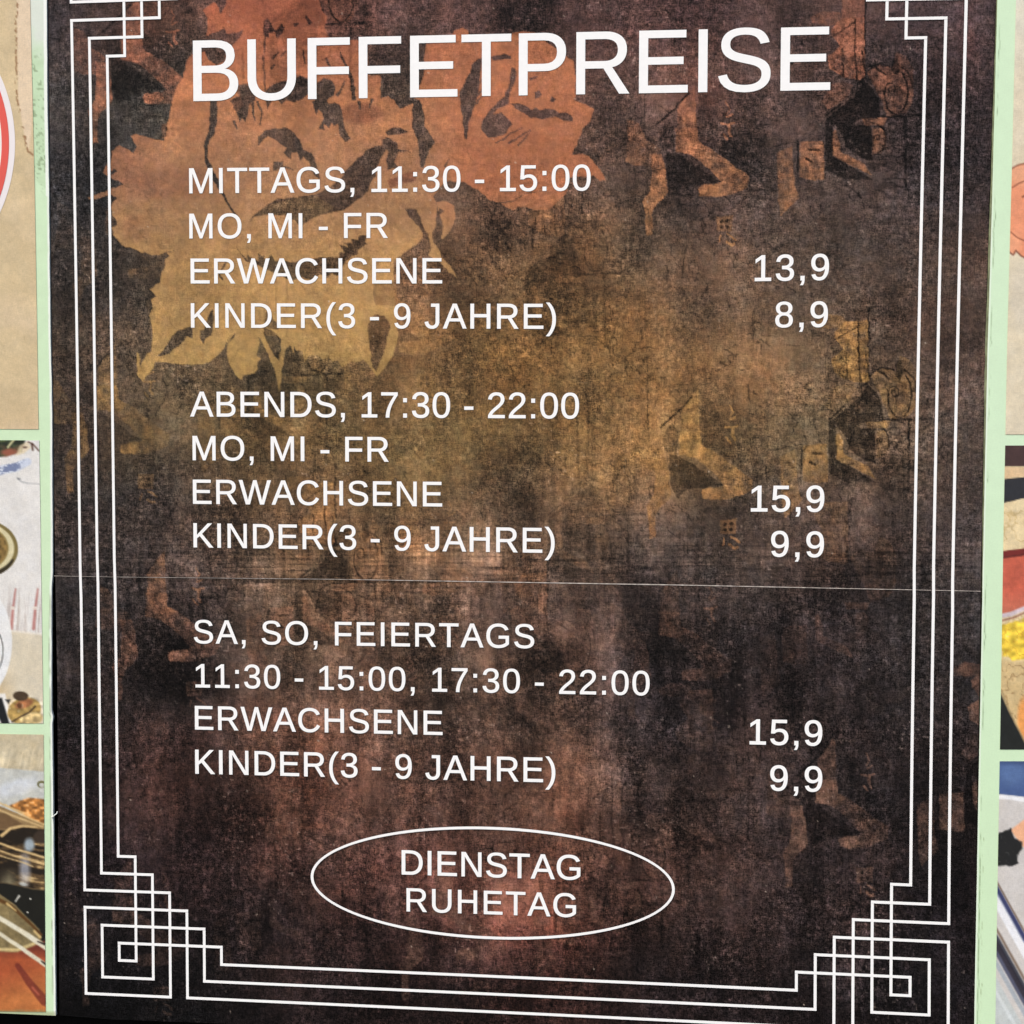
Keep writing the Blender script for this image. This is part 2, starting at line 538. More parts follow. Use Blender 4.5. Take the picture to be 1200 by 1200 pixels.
THIN = [([(311, 44), (309, 70), (311, 106)], 2.5, 2.0), ([(399, 62), (405, 75), (412, 92), (415, 116)], 2.0, 5.0), ([(296, 120), (299, 141)], 3.5, 1.5),
        ([(302, 120), (307, 131), (305, 146)], 3.2, 1.5), ([(275, 143), (278, 151)], 3, 1.5), ([(396, 112), (400, 104), (404, 96)], 3.5, 1.5),
        ([(437, 118), (433, 126)], 4, 1.5), ([(421, 120), (422, 128)], 3.5, 2), ([(582, 168), (597, 158), (612, 150)], 2.2, 1.2), ([(597, 168), (611, 159), (622, 152)], 2.4, 1.2),
        ([(608, 170), (617, 161), (623, 153)], 2.2, 1.0), ([(561, 112), (570, 100)], 2.2, 1), ([(558, 122), (566, 112)], 2.2, 1), ([(562, 98), (572, 84)], 1.6, 1),
        ([(622, 93), (630, 90)], 3, 1.5), ([(566, 86), (574, 76)], 1.6, 1), ([(522, 195), (526, 187)], 3, 1), ([(383, 70), (388, 80)], 3, 1.5), ([(359, 19), (364, 27)], 2, 3.5),
        ([(346, 30), (350, 28)], 4, 2), ([(320, 68), (326, 62)], 3, 1.5), ([(318, 80), (322, 76)], 3, 1.5), ([(330, 67), (334, 61)], 3.4, 2), ([(355, 60), (358, 74)], 1.5, 2.5),
        ([(318, 250), (330, 244), (348, 244)], 1.2, 1), ([(334, 196), (345, 200)], 3, 1), ([(266, 306), (258, 322), (261, 328)], 1.5, 2.2), ([(304, 308), (310, 300)], 2, 1),
        ([(578, 240), (600, 236), (615, 228), (635, 223)], 1.4, 1), ([(450, 250), (449, 262)], 1, 1)]

# printed grunge motif, drawn once and repeated over the sheet (origin: tip of the pale bar)
OX, OY = 818, 223
M_LIGHT = [([(794, 128), (806, 110), (814, 100), (816, 145), (818, 166), (830, 172), (848, 185), (864, 198), (878, 206), (876, 220), (866, 224), (850, 230), (830, 231), (820, 229), (818, 222),
             (822, 217), (840, 216), (845, 214), (835, 202), (822, 190), (810, 181), (792, 178), (794, 155)], .55),
           ([(792, 150), (816, 150), (818, 166), (828, 172), (815, 181), (792, 177)], .75), ([(819, 219), (840, 216), (843, 224), (836, 230), (820, 229)], .8),
           ([(845, 198), (858, 196), (866, 201), (855, 207), (845, 208)], .4),
           ([(762, 181), (776, 181), (780, 200), (781, 215), (783, 224), (778, 232), (768, 240), (764, 250), (765, 275), (757, 277), (756, 250), (753, 236), (762, 225), (764, 200)], .65),
           ([(735, 140), (748, 145), (758, 165), (775, 175), (762, 195), (745, 195), (733, 190), (736, 165)], .35),
           ([(988, 22), (1013, 20), (1014, 92), (1005, 94), (988, 90), (972, 80), (970, 66), (985, 55), (975, 42), (974, 35), (986, 22)], .75),
           ([(950, 20), (965, 13), (985, 15), (990, 25), (975, 30), (952, 28)], .45),
           ([(1050, 62), (1062, 66), (1070, 80), (1070, 118), (1062, 132), (1040, 138), (1034, 122), (1022, 98), (1016, 85), (1030, 76), (1045, 80)], .35),
           ([(1010, 139), (1022, 139), (1040, 138), (1035, 147), (1012, 147)], .5),
           ([(975, 155), (980, 152), (984, 165), (985, 178), (996, 184), (1012, 190), (1022, 206), (1010, 200), (990, 190), (976, 183)], .6),
           ([(1023, 150), (1033, 150), (1039, 160), (1038, 172), (1032, 180), (1023, 182)], .4),
           ([(937, 167), (965, 165), (966, 210), (955, 212), (937, 208)], .5),
           ([(910, 180), (928, 172), (931, 215), (936, 232), (915, 253), (912, 235)], .4),
           ([(975, 98), (988, 96), (1000, 100), (990, 116), (972, 128), (962, 120)], .25),
           ([(765, 30), (780, 28), (790, 34), (788, 44), (775, 60), (768, 64), (762, 52)], .0)]
M_DARK = [([(781, 178), (793, 180), (810, 190), (830, 204), (845, 214), (820, 217), (800, 218), (790, 230), (782, 215), (780, 190)], .45),
          ([(818, 108), (828, 112), (842, 135), (862, 160), (872, 195), (860, 192), (845, 182), (830, 170), (818, 165)], .2),
          ([(967, 140), (990, 122), (1005, 108), (1012, 95), (1022, 103), (1030, 118), (1032, 138), (1008, 140), (998, 146), (992, 168), (985, 155), (978, 146), (968, 150)], .62),
          ([(1000, 146), (1022, 147), (1022, 188), (1012, 186), (1000, 178), (990, 172), (994, 150)], .62),
          ([(967, 150), (976, 148), (977, 184), (1000, 196), (1022, 210), (990, 210), (967, 200)], .5),
          ([(1046, 68), (1052, 66), (1054, 82), (1050, 92), (1044, 82)], .55),
          ([(790, 150), (784, 140), (776, 150), (772, 165), (778, 175), (790, 176)], .3)]
M_LINES = [([(807, 110), (790, 128), (770, 146)], 2.5, .5), ([(1002, 22), (1002, 60), (1004, 94)], 2, .55), ([(988, 58), (988, 88)], 2, .4), ([(974, 44), (1002, 26)], 2, .35),
           ([(1014, 0), (1014, 62)], 2.2, .45), ([(1010, 60), (1015, 90), (1008, 98)], 2, .5), ([(1061, 138), (1061, 222)], 3.2, .4), ([(1033, 137), (1080, 136)], 2.5, .5),
           ([(968, 136), (985, 122)], 2, .5), ([(935, 168), (935, 200)], 2.5, .45), ([(755, 60), (756, 160)], 1.5, .25), ([(978, 80), (990, 90)], 2, .3),
           ([(905, 172), (935, 165)], 2, .3), ([(1003, 110), (1006, 98), (1014, 92), (1022, 95)], 1.8, .45), ([(1018, 78), (1030, 76), (1042, 78)], 2, .5), ([(1026, 80), (1038, 88)], 2, .5),
           ([(870, 208), (905, 196)], 1.5, .25), ([(948, 176), (960, 176)], 3, .4), ([(945, 186), (952, 190)], 3, .4)]


def arc(cx, cy, rx, ry, a0, a1, n=14, shrink=0.0):
    return [(cx + rx * (1 - shrink * k / n) * math.cos(math.radians(a0 + (a1 - a0) * k / n)), cy + ry * (1 - shrink * k / n) * math.sin(math.radians(a0 + (a1 - a0) * k / n))) for k in range(n + 1)]


M_LINES += [(arc(1050, 108, 14, 26, 180, -60, 22), 2, .55), (arc(1044, 105, 7, 9, -200, 270, 20, .7), 1.8, .55), (arc(1028, 163, 10, 16, -90, 90), 2, .45),
            (arc(1028, 162, 4, 4, 180, 560, 14, .8), 1.5, .6), (arc(1050, 100, 19, 22, -70, 10), 2, .5), (arc(1025, 90, 10, 11, 150, 330), 1.6, .35)]
for k in range(9):
    yy = 148 + k * 9
    M_LINES.append(([(1036, yy), (1044, yy - 3), (1056, yy + 1 - (k % 3))], 1.5, .25))
    M_LINES.append(([(1064, yy + 3), (1076, yy + (k % 2) * 3)], 1.5, .2))
for k in range(6):
    M_LINES.append(([(838 + k, 176 + 7 * k), (852 + 2 * k, 180 + 7 * k)], 1.2, .2))
M_SEAL = [([(841, 255), (858, 254), (857, 270), (841, 270), (841, 255)], 2.0), ([(845, 259), (850, 264), (845, 267)], 1.6), ([(855, 258), (850, 262), (855, 267)], 1.6),
          ([(852, 274), (858, 277), (862, 281)], 2.2), ([(851, 283), (857, 287), (860, 286)], 3.0), ([(845, 276), (843, 284)], 1.4)]
M_GLYPH = [([(846, 145), (853, 146), (860, 144)], 2.5), ([(855, 146), (854, 155), (857, 160)], 3.0), ([(848, 158), (852, 163)], 2.5), ([(851, 120), (855, 128), (851, 134)], 1.5), ([(852, 137), (858, 134)], 1.8)]
STAMPS = [(818, 223, 1.0, 0), (822, 578, .85, 0), (982, 986, .8, 0), (168, 115, .75, 0), (140, 525, .45, 0), (197, 768, .6, 0), (466, 407, .38, 0), (446, 873, .35, 0), (533, 1118, .45, 0), (158, 1125, .3, 0),
          (818 - 325, 930 - 240, .3, 0), (818 - 20, 790, .25, 0), (150, 320, .15, 0), (640, 1010, .3, 0)]


def paint_dark(x, y):
    fine = fbm(x, y, 7, 5, 3)
    wx = x + 1.1 * fbm(x, y, 6, 11, 2) * 1.2
    wy = y + 1.1 * fbm(x, y, 6, 12, 2) * 1.2
    C = bg_field(x + 45 * fbm(x, y, 130, 30, 2), y + 45 * fbm(x, y, 130, 31, 2))
    # blotches, vertical drags, horizontal drags
    lum = 1 + 0.30 * fbm(x, y, 90, 21, 5) + 0.20 * fbm(x, y, 60, 22, 4, .55, 3.0) + 0.10 * fbm(x, y, 40, 23, 3, 3.5, .5)
    pz = np.clip(fbm(x, y, 46, 25, 5, 1.0, 1.3) * 3.2 - .15, 0, 1)
    lum = lum * (1 + 0.13 * pz)
    # rectangular patches of pasted paper
    rng = np.random.default_rng(4)
    for k in range(46):
        cx, cy = rng.uniform(80, 1130), rng.uniform(0, 1180)
        hw, hh = rng.uniform(12, 60), rng.uniform(15, 80)
        a = rng.uniform(-.11, .13)
        e = np.clip((hw - abs(wx - cx)) / 5, 0, 1) * np.clip((hh - abs(wy - cy)) / 9, 0, 1)
        lum = lum * (1 + a * e)
    # frayed dark stain in the upper centre, and other large stains
    for cx, cy, rx, ry, a in [(622, 25, 45, 55, -.3), (455, 100, 50, 55, -.1), (870, 185, 42, 45, -.25), (1100, 150, 60, 130, -.15), (95, 290, 60, 140, -.12), (720, 135, 35, 45, -.2), (585, 275, 25, 22, -.3),
                              (615, 555, 60, 70, -.12), (760, 720, 40, 60, -.2), (910, 790, 60, 60, -.2), (640, 775, 45, 25, -.15), (210, 790, 60, 45, -.35), (470, 765, 60, 22, -.2), (330, 700, 45, 40, .12),
                              (1105, 1000, 60, 100, -.15), (270, 960, 50, 40, -.2), (330, 1000, 45, 30, .05), (200, 410, 70, 60, .03), (570, 790, 24, 60, .1), (690, 880, 60, 40, .06), (640, 1050, 110, 55, .08),
                              (480, 1120, 60, 40, -.25), (860, 1130, 60, 50, -.15), (750, 400, 90, 80, .05), (600, 400, 60, 60, -.1), (660, 470, 40, 90, .05), (1040, 1080, 60, 60, -.05), (390, 840, 70, 18, .2), (570, 1100, 40, 14, .08),
                              (1000, 700, 90, 50, -.12), (120, 560, 60, 70, -.05), (960, 330, 50, 40, .1), (880, 410, 60, 30, .14), (490, 60, 22, 60, -.12), (600, 20, 14, 30, -.2), (290, 620, 90, 40, -.1)]:
        r = np.sqrt(((wx - cx) / rx) ** 2 + ((wy - cy) / ry) ** 2) + 0.45 * fbm(x, y, 30, 41, 4)
        lum = lum * (1 + a * np.clip((1.15 - r) * 1.6, 0, 1))
    C = C * lum[..., None]
    warm = fbm(x, y, 70, 61, 4)
    C = C * np.stack([1 + .07 * warm, 1 + 0 * warm, 1 - .05 * warm], -1)
    for cx, cy, rx, ry, a in [(615, 1088, 60, 26, .5), (705, 1095, 36, 26, .3), (345, 925, 45, 70, .2), (640, 1030, 60, 40, .25), (760, 1010, 40, 60, .25), (560, 890, 70, 30, .15),
                              (600, 1180, 40, 20, .5), (1135, 35, 14, 60, .5), (820, 100, 30, 90, .3), (300, 840, 60, 30, .3), (170, 50, 30, 50, .3), (90, 180, 30, 60, .15), (850, 110, 50, 30, .3)]:
        r = np.sqrt(((wx - cx) / rx) ** 2 + ((wy - cy) / ry) ** 2) + 0.6 * fbm(x, y, 24, 43, 4)
        cv = (.55 * a * np.clip((1.3 - r) * 1.1, 0, 1))[..., None]
        C = C * (1 - cv) + C * np.array([1.22, .96, .90]) * cv
    gl = (np.exp(-((x - 640) / 330) ** 2 - ((y - 440) / 165) ** 2) * (1 + .5 * fbm(x, y, 80, 47, 3)))[..., None]
    C = C * (1 + gl * np.array([.0, -.03, -.12]))
    rd = (np.exp(-((x - 540) / 330) ** 2 - ((y - 1000) / 170) ** 2))[..., None]
    C = C * (1 + rd * np.array([.02, -.03, -.04]))
    for x0, x1, y0, y1, a in [(585, 632, 560, 770, -.22), (765, 880, 715, 850, -.26), (690, 752, 690, 830, .16), (480, 560, 600, 745, .12), (610, 650, -20, 60, -.25), (640, 735, 850, 960, .16), (845, 905, 120, 215, -.2),
                              (555, 640, 500, 560, -.12), (655, 690, 380, 560, .1), (395, 450, 980, 1110, -.12), (715, 735, 930, 1110, .16), (470, 520, 930, 960, -.1), (735, 850, 960, 1170, -.14), (250, 330, 1010, 1150, -.1),
                              (880, 1100, 640, 720, -.14), (1000, 1090, 780, 900, -.16), (180, 250, 690, 820, -.2), (430, 462, 40, 112, -.15), (520, 590, 330, 420, -.08), (905, 945, 980, 1090, .1), (560, 584, 560, 680, .12)]:
        wob = 10 * fbm(x, y, 26, 48, 4)
        e = np.clip((wx + wob - x0) / 9, 0, 1) * np.clip((x1 - wx - wob) / 9, 0, 1) * np.clip((wy + 2 * wob - y0) / 22, 0, 1) * np.clip((y1 - wy - 2 * wob) / 22, 0, 1)
        C = C * (1 + a * e)[..., None]
    vm_ = fbm(x, y, 20, 49, 4, .7, 3.2) + .6 * fbm(x, y, 9, 50, 3, .6, 3.0)
    C = C * (1 + .22 * vm_ * np.clip((y - 430) / 250, .25, 1))[..., None]
    lowk = (np.clip((y - 560) / 300, 0, 1) * .35 + .08)
    C = C * ((C.mean(-1) / 66).clip(.45, 1.5) ** lowk)[..., None]
    # repeated motif
    spots = fbm(x, y, 6, 77, 3)
    big = fbm(x, y, 17, 177, 5)
    mott = (1 + .32 * big + .2 * spots)[..., None]
    eng = np.abs(fbm(x, y, 34, 178, 4, 1.0, 1.2, .62))
    region = np.clip(.5 + 2.4 * fbm(x, y, 75, 179, 3), 0, 1)
    C = C * (1 - (np.clip(.035 - eng, 0, .035) / .035 * .42 * region)[..., None])
    eng2 = np.abs(fbm(x, y, 26, 180, 4, 1.1, .9, .62))
    region2 = np.clip(.35 + 2.4 * fbm(x, y, 65, 181, 3), 0, 1)
    C = C * (1 + (np.clip(.028 - eng2, 0, .028) / .028 * .30 * region2)[..., None])
    FULL = (C, x, y, wx, wy, spots, big, mott)
    for sx, sy, al, _ in STAMPS:
        ends = FULL[2][:, [0, -1]]
        ok = np.nonzero((ends.max(1) > sy - 290) & (ends.min(1) < sy + 100))[0]
        if not len(ok):
            continue
        r0, r1 = ok[0], ok[-1] + 1
        C, x, y, wx, wy, spots, big, mott = (a_[r0:r1] for a_ in FULL)
        dx, dy = sx - OX, sy - OY
        mx, my = wx - dx, wy - dy
        t = np.clip((y - 90) / 330, 0, 1)[..., None] * np.clip((780 - y) / 250, 0, 1)[..., None]
        lightc = (np.array([152, 100, 78.]) * (1 - t) + np.array([156, 122, 74.]) * t)
        low = np.clip((y - 640) / 200, 0, 1)[..., None]
        lightc = lightc * (1 - low) + np.array([104, 80, 68.]) * low
        lightc = lightc * mott
        for poly, a in M_LIGHT:
            if a == 0:
                continue
            cv = (inpoly(mx, my, poly) * a * al * (1.25 + .7 * big + .6 * spots)).clip(0, .92)
            C = C * (1 - cv[..., None]) + lightc * cv[..., None]
        for poly, a in M_DARK:
            cv = inpoly(mx, my, poly) * a * min(1, al)
            C = C * (1 - cv[..., None] * 0.95)
        for pl, w, a in M_LINES:
            cv = (strokes(mx, my, pl, w) * a * al * (1.35 + 1.0 * spots)).clip(0, .9)
            C = C * (1 - cv[..., None])
        sa = min(1, al + .1)
        cv = inpoly(mx, my, [(840, 254), (859, 253), (858, 271), (840, 271)]) * .55 * sa
        C = C * (1 - cv[..., None]) + lightc * cv[..., None]
        for cx_, cy_ in ((846, 259), (853, 259), (846, 266), (853, 266)):
            cv = ell(mx, my, cx_, cy_, 2.3, 2.3, 1) * .6 * sa
            C = C * (1 - cv[..., None])
        for pl, w in M_SEAL[3:] + M_GLYPH:
            cv = strokes(mx, my, pl, w) * .8 * sa
            C = C * (1 - cv[..., None]) + (lightc * 1.1) * cv[..., None]
        # scribbled brickwork round the scroll
        rr = ell(mx, my, 1035, 150, 62, 85, 30) * al
        br = np.abs(fbm(mx, my, 16, 91, 3, 1.6, .6))
        C = C * (1 - (rr * np.clip(.16 - br, 0, .16) * 2.2)[..., None])
        FULL[0][r0:r1] = C
    C, x, y, wx, wy, spots, big, mott = FULL
    C = mix(C, (142, 92, 72), inpoly(wx, wy, [(986, -30), (1011, -30), (1013, 22), (987, 24)]) * .6)
    # cracks
    rng = np.random.default_rng(9)
    for k in range(95):
        px, py = rng.uniform(75, 1140), rng.uniform(0, 1190)
        a = rng.choice([0, math.pi / 2, rng.uniform(0, 3.1)])
        pts = [(px, py)]
        for q in range(rng.integers(2, 7)):
            a += rng.normal(0, .35)
            l = rng.uniform(5, 16)
            px += l * math.cos(a)
            py += l * math.sin(a)
            pts.append((px, py))
        s = rng.random()
        cv = strokes(wx, wy, pts, rng.uniform(1, 1.8)) * rng.uniform(.15, .4) * (1 + spots)
        if s < .6:
            C = C * (1 - cv[..., None].clip(0, 1))
        else:
            C = C * (1 + .55 * cv[..., None])
    C = C * .955 * np.array([1.025, .985, .965])
    hl = vnoise(x, y, 46, 1.8, 191) * np.clip(1.3 - abs(y - 665) / 70, .25, 1.3) + .5 * vnoise(x, y, 1.8, 40, 192)
    C = C * (1 - np.clip(hl - .16, 0, .4) * .9)[..., None] * (1 + np.clip(-hl - .24, 0, .3) * .9)[..., None]
    # dense small engraving marks over the drawn ruins
    rng = np.random.default_rng(77)
    for k in range(420):
        bx = rng.integers(0, 6)
        x0, x1, y0, y1 = [(735, 1120, 0, 250), (735, 1120, 370, 600), (600, 760, 225, 330), (820, 1090, 740, 1060), (75, 200, 640, 800), (560, 760, 900, 1150)][bx]
        px, py = rng.uniform(x0, x1), rng.uniform(y0, y1)
        kind = rng.random()
        if kind < .45:
            r = rng.uniform(2, 9)
            a0 = rng.uniform(0, 360)
            pl = arc(px, py, r, r * rng.uniform(.6, 1.6), a0, a0 + rng.uniform(90, 260), 7, .3)
        elif kind < .7:
            pl = [(px, py), (px + rng.normal(0, .8), py + rng.uniform(6, 30))]
        else:
            pl = [(px, py), (px + rng.uniform(5, 22), py + rng.normal(0, 1.5))]
        cv = (strokes(wx, wy, pl, rng.uniform(1.1, 2.0)) * rng.uniform(.18, .5) * (1 + spots)).clip(0, .8)
        rr_ = np.nonzero(cv.any(1))[0]
        sgn = rng.random() < .68
        if len(rr_):
            q = cv[rr_[0]:rr_[-1] + 1, :, None]
            C[rr_[0]:rr_[-1] + 1] *= (1 - q) if sgn else (1 + .5 * q)
    bgC = C
    # flower silhouettes
    gy = np.array([-30, 10, 60, 120, 200, 250, 300, 400, 460])
    gc = np.array([(166, 92, 68), (166, 95, 69), (173, 105, 75), (188, 123, 84), (176, 126, 90), (180, 133, 92), (186, 142, 92), (182, 143, 88), (166, 132, 79)], float)
    fig = np.stack([np.interp(y, gy, gc[:, k]) for k in range(3)], -1)
    right = (np.clip((x - 490) / 60, 0, 1) * np.clip((300 - y) / 80, 0, 1))[..., None]
    fig = fig * (1 - right) + np.array([180, 112, 78.]) * right
    left = (np.clip((200 - x) / 50, 0, 1) * np.clip((245 - y) / 30, 0, 1))[..., None]
    fig = fig * (1 - .6 * left) + np.array([150, 98, 74.]) * .6 * left
    fig = fig * (1 + 0.10 * fbm(x, y, 40, 51, 4) + .04 * fbm(x, y, 30, 52, 3, 3, .5))[..., None]
    patch = ell(wx, wy, 422, 133, 26, 12, 4) * .5 + ell(wx, wy, 330, 80, 26, 26, 10) * .25 + ell(wx, wy, 355, 18, 25, 18, 6) * .25 + inpoly(wx, wy, [(455, 212), (485, 200), (488, 212), (470, 216), (458, 222)]) * .6 + ell(wx, wy, 470, 200, 25, 18, 8) * .12
    patch = patch + ell(wx, wy, 205, 215, 45, 20, 12) * .3 + ell(wx, wy, 158, 268, 18, 14, 8) * .2
    fig = mix(fig, (128, 76, 58), np.clip(patch, 0, 1))
    fm = inpoly(wx, wy, FLOWER)
    for p in TOPL:
        fm = np.maximum(fm, inpoly(wx, wy, p))
    fm = fm * (1 - inpoly(wx, wy, WEDGE))
    deg = (.88 + .12 * spots + .12 * big).clip(.6, .97)
    fig = fig * (C.mean(-1) / (bg_field(x, y).mean(-1) + 1)).clip(.5, 1.5)[..., None] ** .22
    C = C * (1 - (fm * deg)[..., None]) + fig * (fm * deg)[..., None]
    dk = np.zeros(x.shape)
    for p in DARKS:
        dk = np.maximum(dk, inpoly(wx, wy, p))
    for p, a, b_ in THIN:
        dk = np.maximum(dk, strokes(wx, wy, p, a, b_) * .9)
    # the paler strip beside the stem
    st = inpoly(wx, wy, [(439, 332), (462, 330), (463, 358), (440, 357), (437, 345)]) * .55
    dcol = bgC * np.array([.86, .86, .88])
    C = C * (1 - (dk * .93)[..., None]) + dcol * (dk * .93)[..., None]
    C = C * (1 - st[..., None]) + dcol * st[..., None]
    olive = inpoly(wx, wy, [(300, 251), (312, 242), (345, 232), (372, 230), (392, 243), (380, 250), (355, 262), (345, 258), (330, 252), (310, 252)]) * .5
    C = mix(C, (112, 88, 60), olive)
    # woven grain and speckle
    n1 = (vnoise(x, y, 3.6, 2.3, 71) + vnoise(x, y, 2.3, 3.6, 72) + .8 * vnoise(x, y, 5.5, 5.0, 73) + .5 * vnoise(x, y, 22, 1.9, 74) + .5 * vnoise(x, y, 1.9, 22, 75)
          + .5 * vnoise(x, y, 70, 2.2, 76) * np.clip(1.2 - abs(y - 660) / 90, .4, 1.2))
    L_ = C.mean(-1)
    inten = (1 + .7 * fbm(x, y, 50, 78, 3)).clip(.5, 1.6) * (1 - .5 * fm * (1 - dk)) * (62 / np.clip(L_, 38, 170)) ** .85
    C = C * np.exp(.33 * inten * n1)[..., None]
    grain = 1.7 * inten
    ch = vnoise(x, y, 7, 7, 79)
    ch2 = vnoise(x, y, 6, 6, 80)
    C = C * np.stack([1 + .05 * ch * (1 - .5 * fm), 1 + .03 * ch2, 1 - .06 * ch], -1)
    sp = vnoise(x, y, 2.8, 2.8, 81) + .25 * vnoise(x, y, 40, 40, 82)
    C = C + (np.clip(sp - .40, 0, .14) * 430 * np.clip(.35 + fbm(x, y, 60, 83, 2) * 2, 0, 1) * (1 - .6 * fm))[..., None] * np.array([1, .88, .8])
    rng = np.random.default_rng(33)
    for k in range(170):
        px, py = rng.uniform(75, 1140), rng.uniform(0, 1190)
        cv = ell(x, y, px, py, rng.uniform(.5, 1.1), rng.uniform(.5, 1.1), .9)
        C = mix(C, (205, 185, 165), cv * rng.uniform(.3, .8))
    for k in range(120):     # pale hairline scratches
        px, py = rng.uniform(75, 1140), rng.uniform(0, 1190)
        a = rng.choice([0, math.pi / 2]) + rng.normal(0, .25)
        l = rng.uniform(5, 26)
        cv = strokes(x, y, [(px, py), (px + l * math.cos(a), py + l * math.sin(a))], .8)
        C = mix(C, (150, 130, 112), cv * rng.uniform(.12, .3))
    return C, grain


STEP = 1.35


def sheet(ytop, ybot, n_rows, jog=0.0):
    v = np.linspace(0, 1, n_rows)[:, None]
    n_cols = int(1100 / STEP)
    u = np.linspace(0, 1, n_cols)[None, :]
    # side edges depend on y, so build rows first
    ya = edge_y(60 + 1100 * u, ytop)
    yb = edge_y(60 + 1100 * u, ybot)
    yy = ya * (1 - v) + yb * v
    xl = np.interp(yy, BL_Y, BL_X)
    xr = np.interp(yy, BR_Y, BR_X)
    xx = xl + (xr - xl) * u
    return xx + 0 * yy, yy


gx, gy = sheet('top', 'seam', int(780 / STEP))
pc, pg = paint_dark(gx, gy)
up = grid_object("printed_sheet", gx, gy, pc, M_VINYL, None, -0.0012, "upper dark printed sheet with reddish and golden flower shapes", grain=pg)
gx2, gy2 = sheet('seam', 'bottom', int(530 / STEP))
gy2 = gy2.copy()
gy2[0, :] += 1.0
pc, pg = paint_dark(gx2, gy2)
lo = grid_object("printed_sheet", gx2, gy2, pc * .98, M_VINYL, None, -0.0008, "lower dark printed sheet with faint brown patches", grain=pg)
for o in (up, lo):
    o.parent = board
    o.matrix_parent_inverse = Matrix.Translation(-board.location)

# pale cut edge where the two sheets meet
sx = np.linspace(62, 1149, 120)
sy = edge_y(sx, 'seam') + .35
rs = np.random.default_rng(5)
wd = np.interp(sx, [62, 300, 520, 700, 1149], [.2, .2, .42, .55, .3]) * rs.uniform(.7, 1.25, 120)
A = px2w(sx, sy - wd, -0.0014)
B_ = px2w(sx, sy + wd, -0.0014)
vs = np.concatenate([A, B_])
child_obj("sheet_edge", mesh(vs, [(i, i + 120, i + 121, i + 1) for i in range(119)]), M_CREAM, "thin pale seam line between the two dark sheets")

# solid panel behind the sheets
def panel_mesh(corners_px, d0, d1):
    P = [px2w(x, y, 0) for x, y in corners_px]
    n = len(P)
    vs = [(p[0], d0, p[2]) for p in P] + [(p[0], d1, p[2]) for p in P]
    fs = [tuple(reversed(range(n))), tuple(range(n, 2 * n))] + [(i, (i + 1) % n, n + (i + 1) % n, n + i) for i in range(n)]
    return mesh(vs, fs)


edge = [(x, y) for x, y in zip(BL_X, BL_Y)]
edge[0] = (BL_X[0], -104.0)
edge[-1] = (70, 1189.5)
redge = [(np.interp(y, BR_Y, BR_X) + .15, y) for y in (1240, 1000, 800, 600, 400, 200, 0)] + [(BR_X[0], -153.0)]
bot = [(x, float(edge_y(x, 'bottom'))) for x in (133, 300)]
child_obj("backing_panel", panel_mesh(edge + bot + redge, -0.0003, 0.024), M_CORE)


# ------------------------------------------------------------------ white key pattern frame
def gridmap(X, Y, depth):
    px, py = grid_px(X, Y)
    # the lower sheet was hung a hair to the right
    px = px + np.where(py > edge_y(px, 'seam'), .6, 0)
    return px2w(px, py, depth)


def loop_points(a):
    """one closed line of the frame; a = 0 outer, 1 middle, 2 inner; corner cells counted from the outer corner"""
    q = {0: [(0, 6), (5, 6), (5, 0), (0, 0), (0, 5), (6, 5), (6, 0)],
         1: [(1, 7), (4, 7), (4, 1), (1, 1), (1, 4), (7, 4), (7, 1)],
         2: [(2, 8), (3, 8), (3, 2), (2, 2), (2, 3), (8, 3), (8, 2)]}[a]
    H, V = 24.0, M / 2
    bl = [(-H + i, V - j) for i, j in q]
    br = [(H - i, V - j) for i, j in reversed(q)]
    tr = [(H - i, -V + j) for i, j in q]
    tl = [(-H + i, -V + j) for i, j in reversed(q)]
    return bl + br + tr + tl


LW = 0.077
for a in (0, 1, 2):
    P = loop_points(a)
    vs, fs = [], []
    for k in range(len(P)):
        p, q = np.array(P[k]), np.array(P[(k + 1) % len(P)])
        if abs(p - q).sum() < 1e-6:
            continue
        horiz = abs(p[1] - q[1]) < 1e-6
        d = (q - p) / np.linalg.norm(q - p)
        nrm = np.array([-d[1], d[0]])
        n = max(1, int(np.linalg.norm(q - p) / 1.5))
        p2, q2 = p - d * LW, q + d * LW
        b0 = len(vs)
        for s in range(n + 1):
            c = p2 + (q2 - p2) * s / n
            for sg in (-1, 1):
                e = c + nrm * LW * sg
                vs.append(gridmap(e[0], e[1], -0.0020 if horiz else -0.0018))
        for s in range(n):
            i = b0 + 2 * s
            f = (i, i + 1, i + 3, i + 2)
            fs.append(f)
    child_obj("border_line", mesh(np.array(vs), fs), M_WHITE, ["outermost white line of the key pattern frame", "middle white line of the key pattern frame", "innermost white line of the key pattern frame"][a])

